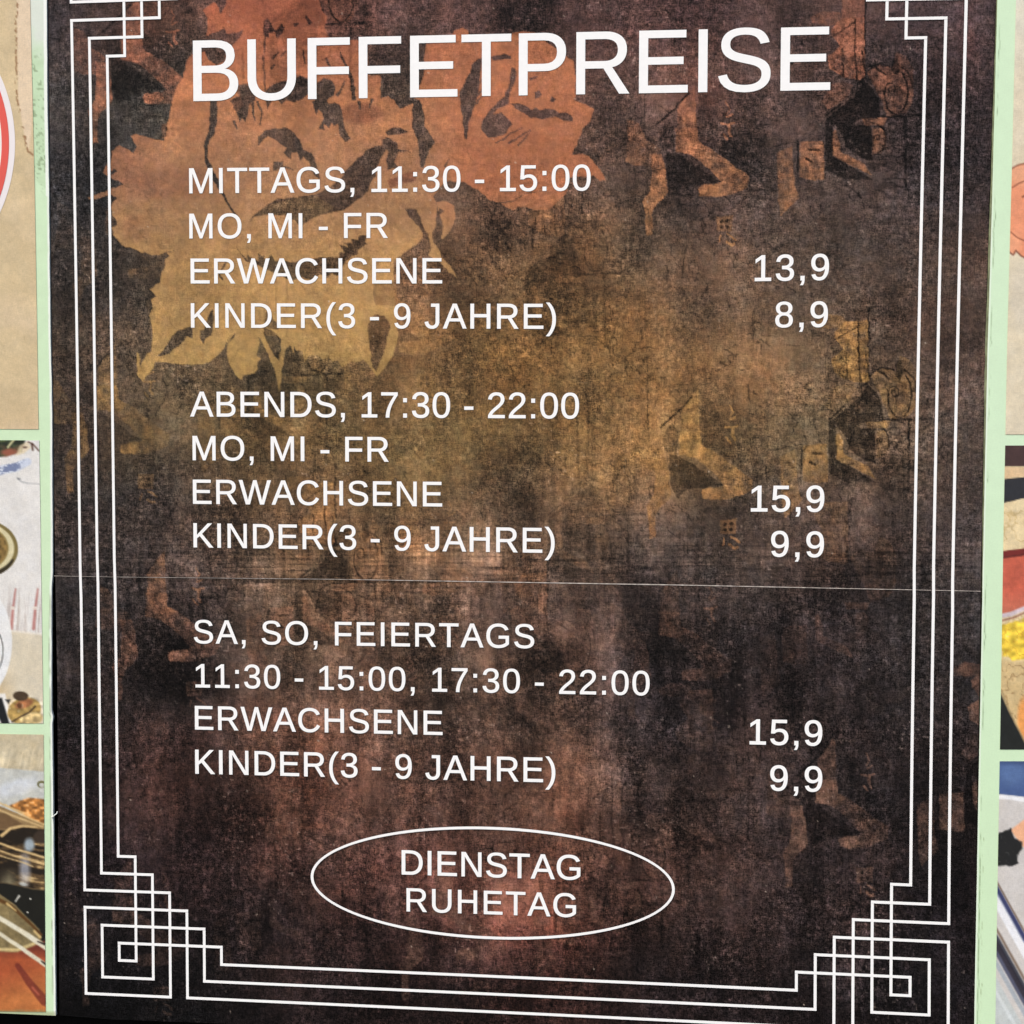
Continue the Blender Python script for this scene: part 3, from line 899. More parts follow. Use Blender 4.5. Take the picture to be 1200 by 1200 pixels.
# ------------------------------------------------------------------ lettering
GL = {
 'A': "M1167 0L1006 412H364L202 0H4L579 1409H796L1362 0ZM685 1265L676 1237Q651 1154 602 1024L422 561H949L768 1026Q740 1095 712 1182Z",
 'B': "M1258 397Q1258 209 1121 104.5Q984 0 740 0H168V1409H680Q1176 1409 1176 1067Q1176 942 1106 857Q1036 772 908 743Q1076 723 1167 630.5Q1258 538 1258 397ZM984 1044Q984 1158 906 1207Q828 1256 680 1256H359V810H680Q833 810 908.5 867.5Q984 925 984 1044ZM1065 412Q1065 661 715 661H359V153H730Q905 153 985 218Q1065 283 1065 412Z",
 'C': "M792 1274Q558 1274 428 1123.5Q298 973 298 711Q298 452 433.5 294.5Q569 137 800 137Q1096 137 1245 430L1401 352Q1314 170 1156.5 75Q999 -20 791 -20Q578 -20 422.5 68.5Q267 157 185.5 321.5Q104 486 104 711Q104 1048 286 1239Q468 1430 790 1430Q1015 1430 1166 1342Q1317 1254 1388 1081L1207 1021Q1158 1144 1049.5 1209Q941 1274 792 1274Z",
 'D': "M1381 719Q1381 501 1296 337.5Q1211 174 1055 87Q899 0 695 0H168V1409H634Q992 1409 1186.5 1229.5Q1381 1050 1381 719ZM1189 719Q1189 981 1045.5 1118.5Q902 1256 630 1256H359V153H673Q828 153 945.5 221Q1063 289 1126 417Q1189 545 1189 719Z",
 'E': "M168 0V1409H1237V1253H359V801H1177V647H359V156H1278V0Z",
 'F': "M359 1253V729H1145V571H359V0H168V1409H1169V1253Z",
 'G': "M103 711Q103 1054 287 1242Q471 1430 804 1430Q1038 1430 1184 1351Q1330 1272 1409 1098L1227 1044Q1167 1164 1061.5 1219Q956 1274 799 1274Q555 1274 426 1126.5Q297 979 297 711Q297 444 434 289.5Q571 135 813 135Q951 135 1070.5 177Q1190 219 1264 291V545H843V705H1440V219Q1328 105 1165.5 42.5Q1003 -20 813 -20Q592 -20 432 68Q272 156 187.5 321.5Q103 487 103 711Z",
 'H': "M1121 0V653H359V0H168V1409H359V813H1121V1409H1312V0Z",
 'I': "M189 0V1409H380V0Z",
 'J': "M457 -20Q99 -20 32 350L219 381Q237 265 300 200Q363 135 458 135Q562 135 622 206.5Q682 278 682 416V1253H411V1409H872V420Q872 215 761 97.5Q650 -20 457 -20Z",
 'K': "M1106 0L543 680L359 540V0H168V1409H359V703L1038 1409H1263L663 797L1343 0Z",
 'M': "M1366 0V940Q1366 1096 1375 1240Q1326 1061 1287 960L923 0H789L420 960L364 1130L331 1240L334 1129L338 940V0H168V1409H419L794 432Q814 373 832.5 305.5Q851 238 857 208Q865 248 890.5 329.5Q916 411 925 432L1293 1409H1538V0Z",
 'N': "M1082 0L328 1200L333 1103L338 936V0H168V1409H390L1152 201Q1140 397 1140 485V1409H1312V0Z",
 'O': "M1495 711Q1495 490 1410.5 324Q1326 158 1168 69Q1010 -20 795 -20Q578 -20 420.5 68Q263 156 180 322.5Q97 489 97 711Q97 1049 282 1239.5Q467 1430 797 1430Q1012 1430 1170 1344.5Q1328 1259 1411.5 1096Q1495 933 1495 711ZM1300 711Q1300 974 1168.5 1124Q1037 1274 797 1274Q555 1274 423 1126Q291 978 291 711Q291 446 424.5 290.5Q558 135 795 135Q1039 135 1169.5 285.5Q1300 436 1300 711Z",
 'P': "M1258 985Q1258 785 1127.5 667Q997 549 773 549H359V0H168V1409H761Q998 1409 1128 1298Q1258 1187 1258 985ZM1066 983Q1066 1256 738 1256H359V700H746Q1066 700 1066 983Z",
 'R': "M1164 0L798 585H359V0H168V1409H831Q1069 1409 1198.5 1302.5Q1328 1196 1328 1006Q1328 849 1236.5 742Q1145 635 984 607L1384 0ZM1136 1004Q1136 1127 1052.5 1191.5Q969 1256 812 1256H359V736H820Q971 736 1053.5 806.5Q1136 877 1136 1004Z",
 'S': "M1272 389Q1272 194 1119.5 87Q967 -20 690 -20Q175 -20 93 338L278 375Q310 248 414 188.5Q518 129 697 129Q882 129 982.5 192.5Q1083 256 1083 379Q1083 448 1051.5 491Q1020 534 963 562Q906 590 827 609Q748 628 652 650Q485 687 398.5 724Q312 761 262 806.5Q212 852 185.5 913Q159 974 159 1053Q159 1234 297.5 1332Q436 1430 694 1430Q934 1430 1061 1356.5Q1188 1283 1239 1106L1051 1073Q1020 1185 933 1235.5Q846 1286 692 1286Q523 1286 434 1230Q345 1174 345 1063Q345 998 379.5 955.5Q414 913 479 883.5Q544 854 738 811Q803 796 867.5 780.5Q932 765 991 743.5Q1050 722 1101.5 693Q1153 664 1191 622Q1229 580 1250.5 523Q1272 466 1272 389Z",
 'T': "M720 1253V0H530V1253H46V1409H1204V1253Z",
 'U': "M731 -20Q558 -20 429 43Q300 106 229 226Q158 346 158 512V1409H349V528Q349 335 447 235Q545 135 730 135Q920 135 1025.5 238.5Q1131 342 1131 541V1409H1321V530Q1321 359 1248.5 235Q1176 111 1043.5 45.5Q911 -20 731 -20Z",
 'W': "M1511 0H1283L1039 895Q1015 979 969 1196Q943 1080 925 1002Q907 924 652 0H424L9 1409H208L461 514Q506 346 544 168Q568 278 599.5 408Q631 538 877 1409H1060L1305 532Q1361 317 1393 168L1402 203Q1429 318 1446 390.5Q1463 463 1727 1409H1926Z",
 '0': "M1059 705Q1059 352 934.5 166Q810 -20 567 -20Q324 -20 202 165Q80 350 80 705Q80 1068 198.5 1249Q317 1430 573 1430Q822 1430 940.5 1247Q1059 1064 1059 705ZM876 705Q876 1010 805.5 1147Q735 1284 573 1284Q407 1284 334.5 1149Q262 1014 262 705Q262 405 335.5 266Q409 127 569 127Q728 127 802 269Q876 411 876 705Z",
 '1': "M156 0V153H515V1237L197 1010V1180L530 1409H696V153H1039V0Z",
 '2': "M103 0V127Q154 244 227.5 333.5Q301 423 382 495.5Q463 568 542.5 630Q622 692 686 754Q750 816 789.5 884Q829 952 829 1038Q829 1154 761 1218Q693 1282 572 1282Q457 1282 382.5 1219.5Q308 1157 295 1044L111 1061Q131 1230 254.5 1330Q378 1430 572 1430Q785 1430 899.5 1329.5Q1014 1229 1014 1044Q1014 962 976.5 881Q939 800 865 719Q791 638 582 468Q467 374 399 298.5Q331 223 301 153H1036V0Z",
 '3': "M1049 389Q1049 194 925 87Q801 -20 571 -20Q357 -20 229.5 76.5Q102 173 78 362L264 379Q300 129 571 129Q707 129 784.5 196Q862 263 862 395Q862 510 773.5 574.5Q685 639 518 639H416V795H514Q662 795 743.5 859.5Q825 924 825 1038Q825 1151 758.5 1216.5Q692 1282 561 1282Q442 1282 368.5 1221Q295 1160 283 1049L102 1063Q122 1236 245.5 1333Q369 1430 563 1430Q775 1430 892.5 1331.5Q1010 1233 1010 1057Q1010 922 934.5 837.5Q859 753 715 723V719Q873 702 961 613Q1049 524 1049 389Z",
 '5': "M1053 459Q1053 236 920.5 108Q788 -20 553 -20Q356 -20 235 66Q114 152 82 315L264 336Q321 127 557 127Q702 127 784 214.5Q866 302 866 455Q866 588 783.5 670Q701 752 561 752Q488 752 425 729Q362 706 299 651H123L170 1409H971V1256H334L307 809Q424 899 598 899Q806 899 929.5 777Q1053 655 1053 459Z",
 '7': "M1036 1263Q820 933 731 746Q642 559 597.5 377Q553 195 553 0H365Q365 270 479.5 568.5Q594 867 862 1256H105V1409H1036Z",
 '8': "M1050 393Q1050 198 926 89Q802 -20 570 -20Q344 -20 216.5 87Q89 194 89 391Q89 529 168 623Q247 717 370 737V741Q255 768 188.5 858Q122 948 122 1069Q122 1230 242.5 1330Q363 1430 566 1430Q774 1430 894.5 1332Q1015 1234 1015 1067Q1015 946 948 856Q881 766 765 743V739Q900 717 975 624.5Q1050 532 1050 393ZM828 1057Q828 1296 566 1296Q439 1296 372.5 1236Q306 1176 306 1057Q306 936 374.5 872.5Q443 809 568 809Q695 809 761.5 867.5Q828 926 828 1057ZM863 410Q863 541 785 607.5Q707 674 566 674Q429 674 352 602.5Q275 531 275 406Q275 115 572 115Q719 115 791 185.5Q863 256 863 410Z",
 '9': "M1042 733Q1042 370 909.5 175Q777 -20 532 -20Q367 -20 267.5 49.5Q168 119 125 274L297 301Q351 125 535 125Q690 125 775 269Q860 413 864 680Q824 590 727 535.5Q630 481 514 481Q324 481 210 611Q96 741 96 956Q96 1177 220 1303.5Q344 1430 565 1430Q800 1430 921 1256Q1042 1082 1042 733ZM846 907Q846 1077 768 1180.5Q690 1284 559 1284Q429 1284 354 1195.5Q279 1107 279 956Q279 802 354 712.5Q429 623 557 623Q635 623 702 658.5Q769 694 807.5 759Q846 824 846 907Z",
 ',': "M385 219V51Q385 -55 366 -126Q347 -197 307 -262H184Q278 -126 278 0H190V219Z",
 ':': "M187 875V1082H382V875ZM187 0V207H382V0Z",
 '-': "M91 464V624H591V464Z",
 '(': "M127 532Q127 821 217.5 1051Q308 1281 496 1484H670Q483 1276 395.5 1042Q308 808 308 530Q308 253 394.5 20Q481 -213 670 -424H496Q307 -220 217 10.5Q127 241 127 528Z",
 ')': "M555 528Q555 239 464.5 9Q374 -221 186 -424H12Q200 -214 287 18.5Q374 251 374 530Q374 809 286.5 1042Q199 1275 12 1484H186Q375 1280 465 1049.5Q555 819 555 532Z"}
ADV = dict(A=1366, B=1366, C=1479, D=1479, E=1366, F=1251, G=1593, H=1479, I=569, J=1024, K=1366, M=1706, N=1479, O=1593, P=1366, R=1479, S=1366, T=1251, U=1479, W=1933)
for ch in "0123456789":
    ADV[ch] = 1139
ADV.update({',': 569, ':': 569, '-': 682, '(': 682, ')': 682, ' ': 569})


def glyph_contours(ch, grow):
    import re
    toks = re.findall(r'[MLHVQZ]|-?\d+\.?\d*', GL[ch])
    i, out, cur, cmd = 0, [], [], None
    x = y = 0.0
    while i < len(toks):
        t = toks[i]
        if t.isalpha():
            cmd = t
            i += 1
            if cmd == 'Z':
                out.append(cur)
                cur = []
            continue
        if cmd in 'ML':
            x, y = float(toks[i]), float(toks[i + 1])
            i += 2
            cur.append((x, y))
        elif cmd == 'H':
            x = float(toks[i])
            i += 1
            cur.append((x, y))
        elif cmd == 'V':
            y = float(toks[i])
            i += 1
            cur.append((x, y))
        elif cmd == 'Q':
            cx, cy, ex, ey = (float(v) for v in toks[i:i + 4])
            i += 4
            for s in range(1, 6):
                u = s / 5
                cur.append(((1 - u) ** 2 * x + 2 * u * (1 - u) * cx + u * u * ex, (1 - u) ** 2 * y + 2 * u * (1 - u) * cy + u * u * ey))
            x, y = ex, ey
    res = []
    for c in out:
        P = [c[0]]
        for p in c[1:]:
            if math.hypot(p[0] - P[-1][0], p[1] - P[-1][1]) > 2:
                P.append(p)
        if math.hypot(P[0][0] - P[-1][0], P[0][1] - P[-1][1]) < 2:
            P.pop()
        P = np.array(P)
        d0 = P - np.roll(P, 1, 0)
        d1 = np.roll(P, -1, 0) - P
        d0 /= np.linalg.norm(d0, axis=1)[:, None]
        d1 /= np.linalg.norm(d1, axis=1)[:, None]
        n0 = np.stack([-d0[:, 1], d0[:, 0]], -1)
        n1 = np.stack([-d1[:, 1], d1[:, 0]], -1)
        n = n0 + n1
        n /= np.linalg.norm(n, axis=1)[:, None] + 1e-9
        k = np.clip((n * n0).sum(1), .45, 1)
        res.append(P + n / k[:, None] * grow)
    return res


GCACHE = {}


def glyph_mesh(ch, grow):
    """filled glyph: Delaunay triangles whose centre has a non-zero winding number"""
    if (ch, grow) in GCACHE:
        return GCACHE[(ch, grow)]
    cs = glyph_contours(ch, grow)
    pts, ed = [], []
    for P in cs:
        b0 = len(pts)
        pts += [Vector((float(p[0]), float(p[1]))) for p in P]
        ed += [(b0 + i, b0 + (i + 1) % len(P)) for i in range(len(P))]
    v, e, f, *_ = delaunay_2d_cdt(pts, ed, [], 0, 1e-3)
    v = np.array([(p.x, p.y) for p in v])
    keep = []
    for t in f:
        c = v[list(t)].mean(0)
        w = 0.0
        for P in cs:
            d = P - c
            an = np.arctan2(d[:, 1], d[:, 0])
            da = np.diff(np.append(an, an[0]))
            da = (da + math.pi) % (2 * math.pi) - math.pi
            w += da.sum()
        if abs(w) > math.pi:
            keep.append(tuple(reversed(t)))
    GCACHE[(ch, grow)] = (v, keep)
    return v, keep


def lettering(text, lx, ly, cap, rx, ry, grow, wide=1.0, mid=None):
    """text on its baseline from (lx, ly) to (rx, ry) in the photo, cap height `cap` px at the left"""
    X0, Y0 = (float(v) for v in unproj(lx, ly))
    X1, Y1 = (float(v) for v in unproj(rx, ry))
    _, Yc = unproj(lx, ly - cap)
    s = (Y0 - float(Yc)) / 1409
    sxx = s * wide
    L = math.hypot(X1 - X0, Y1 - Y0)
    e = np.array([(X1 - X0) / L, (Y1 - Y0) / L])

    def ink(ch):
        cc = np.concatenate(glyph_contours(ch, grow))
        return cc[:, 0].min(), cc[:, 0].max()
    l0 = ink(text[0])[0]
    adv = sum(ADV[c] for c in text[:-1])
    r0 = ink(text[-1])[1]
    track = (L / sxx - (adv + r0 - l0)) / (len(text) - 1)
    x = -l0
    vs, fs = [], []
    for ch in text:
        if ch != ' ':
            gv, gf = glyph_mesh(ch, grow)
            b0 = len(vs)
            vs += [((p[0] + x) * sxx, p[1] * s, 0.0) for p in gv]
            fs += [tuple(b0 + i for i in f) for f in gf]
        x += ADV[ch] + track
    co = np.array(vs)
    me = mesh(vs, fs)
    t = co[:, 0] / L
    X = X0 + e[0] * co[:, 0]
    Y = Y0 + e[1] * co[:, 0] - co[:, 1]
    W = wpos(X, Y, -0.0017)
    me.vertices.foreach_set("co", W.astype(np.float32).ravel())
    me.update()
    return child_obj("lettering", me, M_WHITE, "white line of text reading " + text)


T = 16
LINES = [("BUFFETPREISE", 227.2, 118.4, 70.0, 972.8, 105.2, 9, 1.0),
         ("MITTAGS, 11:30 - 15:00", 222.3, 226.5, 28.8, 692.3, 223.2, T, 1.0),
         ("MO, MI - FR", 222.5, 279.3, 28.4, 455, 278.7, T, 1.0),
         ("ERWACHSENE", 224, 332, 28.6, 518.5, 332, T, 1.0),
         ("KINDER(3 - 9 JAHRE)", 224.3, 383.7, 28.0, 651.7, 385.2, T, 1.0),
         ("ABENDS, 17:30 - 22:00", 223.3, 487.8, 28.6, 678.7, 490.2, T, 1.0),
         ("MO, MI - FR", 226.3, 539, 28, 456, 540.8, T, 1.0),
         ("ERWACHSENE", 226.7, 590, 27.8, 518.5, 593.2, T, 1.0),
         ("KINDER(3 - 9 JAHRE)", 227.3, 641, 27.8, 650.2, 647.6, T, 1.0),
         ("SA, SO, FEIERTAGS", 227.7, 753.4, 26.8, 626.3, 759.2, T, 1.0),
         ("11:30 - 15:00, 17:30 - 22:00", 229.6, 805, 27.0, 761.3, 814.4, T, 1.0),
         ("ERWACHSENE", 229, 854.3, 27.2, 519, 860.8, T, 1.0),
         ("KINDER(3 - 9 JAHRE)", 229.3, 906, 27.6, 651, 916.4, T, 1.0),
         ("DIENSTAG", 471, 1024, 28, 680.3, 1030.6, T, 1.0),
         ("RUHETAG", 476.7, 1067.3, 26.8, 675.2, 1074.2, T, 1.0),
         ("13,9", 884.3, 329.3, 29.6, 971.3, 327.8, 21, 1.0),
         ("8,9", 908.3, 383.4, 29, 970, 382.8, 21, 1.0),
         ("15,9", 879.8, 599, 29.6, 965.8, 599.3, 21, 1.0),
         ("9,9", 903.3, 651.7, 29.2, 965.4, 652.6, 21, 1.0),
         ("15,9", 878.3, 871.6, 28.8, 963.4, 873.4, 21, 1.0),
         ("9,9", 902.3, 925.6, 28.8, 963.4, 927.2, 21, 1.0)]
for ln in LINES:
    lettering(*ln)

# ellipse round the closing-day note (measured: extreme points and tilt)
th = np.linspace(0, 2 * math.pi, 129)[:-1]
EC, EA, EB = (577.7, 1034.3), 211.6, 64.2
ring = []
for sgn in (-1, 1):
    ex = EC[0] + (EA + sgn * 1.6) * np.cos(th)
    ey = EC[1] + (EB + sgn * 1.6) * np.sin(th) + .036 * (ex - EC[0])
    ring.append(px2w(ex, ey, -0.0019))
vs = np.concatenate(ring)
child_obj("oval_outline", mesh(vs, [(i, (i + 1) % 128, 128 + (i + 1) % 128, 128 + i) for i in range(128)]), M_WHITE)


# ------------------------------------------------------------------ photo posters left and right
def xlat(a, b, lo, hi, fine=1.2, coarse=9.0):
    """fine between a and b, coarse outside out to lo / hi"""
    xs = []
    if lo < a:
        xs += list(np.arange(lo, a, coarse))
    xs += list(np.linspace(a, b, max(2, int((b - a) / fine))))
    if hi > b:
        xs += list(np.arange(b + coarse, hi + 1, coarse))
    return np.array(xs)


LP_Y = [-120, 0, 133, 220, 300, 400, 480, 560, 670, 690, 800, 832, 840, 848, 900, 1000, 1100, 1190]
LP_X = [54.5, 56.0, 57.0, 58.6, 59.4, 60.6, 62.3, 62.6, 63.0, 61.8, 61.6, 61.8, 63.6, 62.4, 63.2, 64.2, 65.6, 66.6]
LM_Y = [-120, 0, 220, 400, 503, 516, 860, 1187]
LM_X = [34.5, 37.0, 42.3, 45.3, 46.8, 47.6, 52.6, 55.2]      # right edge of the pictures
left_poster = thing("photo_poster", "pale green poster with food pictures left of the dark price board", "poster", (K * -30, 0, Z0 - K * 31), "food photo posters beside the price board")
right_poster = thing("photo_poster", "pale green poster with food pictures right of the dark price board", "poster", (K * 30, 0, Z0 - K * 31), "food photo posters beside the price board")


def pchild(root, name, me, mat, label=None):
    o = link(name, me, mat, root, label)
    o.matrix_parent_inverse = Matrix.Translation(-root.location)
    return o


def reparent(o, root):
    o.parent = root
    o.matrix_parent_inverse = Matrix.Translation(-root.location)


DL = -0.0035      # left poster stands slightly proud
ys_l = np.unique(np.concatenate([np.arange(-120, -4, 6.0), np.arange(-4, 1189.0, 1.6), [1189.0]]))
V_ = ys_l[:, None]
us = np.concatenate([np.linspace(0, 1, 16)[:-1] * .72, np.linspace(.72, 1, 60)])[None, :]
xr_ = np.interp(V_, LP_Y, LP_X) + .45 * fbm(V_ * 0, V_, 22, 301, 3)
GXL = -250 + (xr_ + 250) * us
GYL = V_ + (us - 1) * (3.5 + 0 * V_) * 4 * np.clip((V_ - 1100) / 90, 0, 1) + 0 * us
C = np.ones(GXL.shape + (3,)) * np.array([208, 232, 192.])
C = mix(C, (216, 236, 210), np.clip((300 - GYL) / 300, 0, 1) * .3)
worn = np.clip((75 - GYL) / 40 + .5 * fbm(GXL, GYL, 14, 303, 4), 0, 1)
C = mix(C, (222, 226, 214), worn * .9)
C = C * (1 + .02 * fbm(GXL, GYL, 10, 305, 3))[..., None]
dirt = np.clip(vnoise(GXL, GYL, 2.4, 2.6, 307) * 8 + 2.2 * fbm(GXL, GYL, 14, 308, 2) - 1.5, 0, 1) * np.clip((GYL - 55) / 25, 0, 1) * np.clip((232 - GYL) / 40, 0, 1)
C = mix(C, (112, 128, 92), dirt * .8)
C = mix(C, (184, 208, 166), np.clip((212 + .9 * (GXL - 42) - GYL) / 3, 0, 1) * np.clip((GYL - 45) / 30, 0, 1) * (.6 + .5 * fbm(GXL, GYL, 9, 310, 3)).clip(0, 1) * .75)
edgew = np.clip((GXL - (xr_ - 2.4 - 1.6 * (GYL < 230) - 1.0 * fbm(GXL * 0, GYL, 16, 309, 3))) / .8, 0, 1)
C = mix(C, (246, 248, 240), edgew * .9)
crk = strokes(GXL, GYL, [(60, 690), (59.3, 760), (60, 830), (60.6, 900), (61.5, 1000), (62.4, 1100), (63, 1180)], 1.3) * np.clip(fbm(GXL, GYL, 12, 311, 3, .5, 1.5) * 3 + .6, 0, 1)
C = mix(C, (140, 148, 120), crk * .7)
bl = np.clip((GYL - 1183 + 1.0 * fbm(GXL, GYL, 8, 313, 3)) / 2, 0, 1) * .5
C = mix(C, (150, 150, 110), bl)
o = grid_object("poster_sheet", GXL, GYL, C, M_MINT, None, DL, "pale mint green backing sheet with frayed white edge")
reparent(o, left_poster)
lp_poly = [(x, y) for x, y in zip(LP_X, LP_Y)]
pchild(left_poster, "poster_panel", panel_mesh([(-250, -120)] + [(-250, 1174)] + [(x - .25, min(y, 1188.7)) for x, y in reversed(lp_poly)], DL + .0006, 0.0008), M_EDGE)


def picture(root, name, label, y0, y1, xa, xb, lo, hi, paint, depth, skew=0.0, edge=None, rough=1.0):
    ys = np.linspace(y0, y1, max(2, int((y1 - y0) / 1.3)))
    u = xlat(xa, xb, lo, hi)
    gx, gy = np.meshgrid(u, ys)
    if edge is not None:
        gx = gx + edge(gy)
    gy = gy + skew * (gx - (xb if root is left_poster else xa))
    global SOFT
    sh = len(label)
    SOFT = 1.9
    C = paint(gx + rough * .6 * fbm(gx, gy, 9, 800 + sh, 3), gy + rough * .6 * fbm(gx, gy, 9, 830 + sh, 3))
    C = C * (1 + rough * (.13 * fbm(gx, gy, 13, 860 + sh, 4) + .12 * vnoise(gx, gy, 3.4, 3.4, 861 + sh)))[..., None]
    SOFT = 1.0
    hn = fbm(gx, gy, 11, 870 + sh, 3)
    C = C * np.stack([1 + .02 * rough * hn, 1 + 0 * hn, 1 - .04 * rough * hn], -1)
    o = grid_object(name, gx, gy, C, M_PHOTO, None, depth, label)
    reparent(o, root)
    return o


def paint_l1(x, y):
    C = np.ones(x.shape + (3,)) * np.array([209, 186, 146.])
    C = C * (1 + .06 * fbm(x, y, 26, 401, 5) + .03 * fbm(x, y, 5, 402, 3))[..., None]
    C = mix(C, (224, 200, 168), np.clip(fbm(x, y, 50, 405, 3) * 1.5, 0, 1) * .5)
    strip = inpoly(x, y, [(20, -130), (44, -130), (44, 60), (39, 150), (35, 178), (32, 168), (27, 140), (23, 115), (22, 60)])
    C = mix(C, (228, 204, 174), strip * .85)
    ln = strokes(x + 1.3 * fbm(x, y, 5, 410, 2), y, [(23, 0), (20, 30), (21, 70), (21, 110), (25, 135), (31, 162), (34, 178), (40, 182)], 2.0) * np.clip(vnoise(x, y, 2.4, 2.8, 411) * 8 + .5, 0, 1)
    C = mix(C, (136, 96, 62), ln * .9)
    d = np.clip(vnoise(x, y, 2.4, 2.4, 415) * 6 - 2.6, 0, 1)
    C = mix(C, (120, 92, 62), d * .5)
    C = mix(C, (190, 160, 124), np.clip((y - 440) / 80, 0, 1) * .25)
    return C


def paint_l2(x, y):
    C = np.ones(x.shape + (3,)) * np.array([226, 222, 216.])
    C = C * (1 + .02 * fbm(x, y, 20, 421, 4))[..., None]
    # salad bowl at the top
    food = inpoly(x, y, [(-90, 510), (32, 510), (30, 522), (27, 530), (10, 535), (-90, 540)])
    fc = np.ones(x.shape + (3,)) * np.array([44, 52, 36.])
    n = fbm(x, y, 8, 431, 3)
    fc = fc * (1 + 1.2 * vnoise(x, y, 5, 3.5, 430))[..., None]
    fc = mix(fc, (96, 112, 66), np.clip(vnoise(x, y, 9, 4, 432) * 6 - 1.2, 0, 1) * .8)
    fc = mix(fc, (120, 84, 62), np.clip(n * 4, 0, 1) * np.clip((y - 520) / 8, 0, 1))
    fc = mix(fc, (150, 88, 66), ell(x, y, 12, 530, 9, 4, 3))
    fc = mix(fc, (206, 200, 150), strokes(x, y, [(11, 524), (15, 519), (19, 514)], 2.5))
    C = C * (1 - food[..., None]) + fc * food[..., None]
    C = mix(C, (226, 206, 170), inpoly(x, y, [(25, 522), (34, 517), (38, 524), (30, 531), (20, 534)]) * .8)
    C = mix(C, (96, 70, 58), strokes(x, y, [(35, 518), (40, 520), (47, 528)], 1.6) + strokes(x, y, [(39, 521), (40, 527)], 2.2) + ell(x, y, 31, 524, 2.6, 1.2, 1))
    band = strokes(x, y, [(-90, 566), (0, 551), (22, 547), (34, 541)], 12, 9)
    C = mix(C, (198, 206, 222), band * .8)
    pat = band * np.clip(fbm(x, y, 3.2, 433, 2, 1.6, .9) * 5 + .3, 0, 1)
    C = mix(C, (92, 104, 140), pat * .75 * np.clip((32 - x) / 10, 0, 1))
    C = mix(C, (150, 150, 150), strokes(x, y, [(22, 560), (26, 564), (34, 566), (48, 567)], 1.2) * .7 + ell(x, y, 24, 561, 2.4, 1.2, 1) * .7)
    # soup pot at the left
    C = mix(C, (124, 108, 62), ell(x, y, -16, 642, 39, 33, 1.2, .1))
    C = mix(C, (52, 44, 26), ell(x, y, -17, 645, 37, 31, 1.2, .1) * inpoly(x, y, [(-60, 655), (30, 655), (30, 700), (-60, 700)]))
    C = mix(C, (216, 204, 162), ell(x, y, -19, 641, 37.5, 29.5, 1.4, .1))
    C = mix(C, (150, 128, 76), ell(x, y, -22, 641, 34, 27, 1.4, .1))
    pot = ell(x, y, -23, 641, 33, 25.5, 1.4, .1)
    C = mix(C, (128, 102, 56), pot)
    C = C * (1 + .6 * pot * vnoise(x, y, 3, 3, 437))[..., None]
    # fringe of the cloth
    fr = np.clip((y - 680) / 30, 0, 1) * np.clip((742 - y) / 2, 0, 1) * np.clip((x - 4) / 4, 0, 1)
    ns = fbm(x + (y - 700) * .05, y, 4.5, 441, 3, .55, 14)
    C = mix(C, (170, 150, 140), np.clip(ns * 1.6, 0, 1) * fr * .6)
    for sx_ in (16, 42):
        C = mix(C, (176, 104, 96), strokes(x, y, [(sx_ + 4, 690), (sx_ + 1, 712), (sx_ - 1, 736)], 2.0, 4.0) * .75)
        C = mix(C, (228, 214, 200), ell(x, y, sx_ + .6, 712, 3, 2, 1) * .9)
    low = np.clip((y - 738 - .12 * (x - 12)) / 1.5, 0, 1)
    tc = np.ones(x.shape + (3,)) * np.array([216, 204, 180.])
    tc = mix(tc, (206, 178, 132), np.clip((24 - x) / 30, 0, 1) * np.clip((y - 770) / 40, 0, 1))
    tc = tc * (1 + .03 * fbm(x, y, 12, 445, 3))[..., None]
    C = C * (1 - low[..., None]) + tc * low[..., None]
    C = mix(C, (232, 222, 206), strokes(x, y, [(10, 738), (50, 743)], 2.5) * .8)
    # white plate on the left
    C = mix(C, (232, 231, 228), ell(x, y, -40, 752, 56, 76, 1.5))
    C = mix(C, (66, 66, 60), (ell(x, y, -42, 762, 48, 48, 1) - ell(x, y, -42, 762, 46.6, 46.6, 1)).clip(0, 1) * .8)
    # rice paper roll and dark cloth at the foot
    C = mix(C, (236, 232, 224), inpoly(x, y, [(-90, 812), (8, 812), (16, 847), (-90, 847)]))
    C = mix(C, (26, 28, 30), inpoly(x, y, [(-90, 818), (4, 817), (13, 848), (4, 848), (-6, 826), (-90, 830)]) + inpoly(x, y, [(8, 819), (14, 819), (12, 824)]))
    C = mix(C, (178, 146, 84), ell(x, y, 30, 832, 20, 15, 1.5, -.3))
    C = mix(C, (214, 186, 130), ell(x, y, 38, 842, 14, 8, 2, -.2))
    C = mix(C, (44, 30, 22), strokes(x, y, [(16, 845), (28, 838), (36, 834), (43, 827)], 1.6))
    C = mix(C, (150, 84, 58), ell(x, y, 30, 824, 11, 5, 2, -.3) * .7)
    C = mix(C, (72, 56, 40), ell(x, y, 26, 815, 9, 5.5, 1.5, .1))
    C = mix(C, (96, 60, 36), ell(x, y, 25, 826, 3, 3, 1.5))
    fo = ell(x, y, 32, 832, 22, 18, 2)
    C = C * (1 + .5 * fo * vnoise(x, y, 4, 3.4, 450))[..., None]
    C = mix(C, (244, 230, 190), fo * np.clip(vnoise(x, y, 5, 4, 452) * 6 - 2, 0, 1) * .7)
    C = C * (1 + .14 * fo * fbm(x, y, 5, 449, 3))[..., None]
    return C


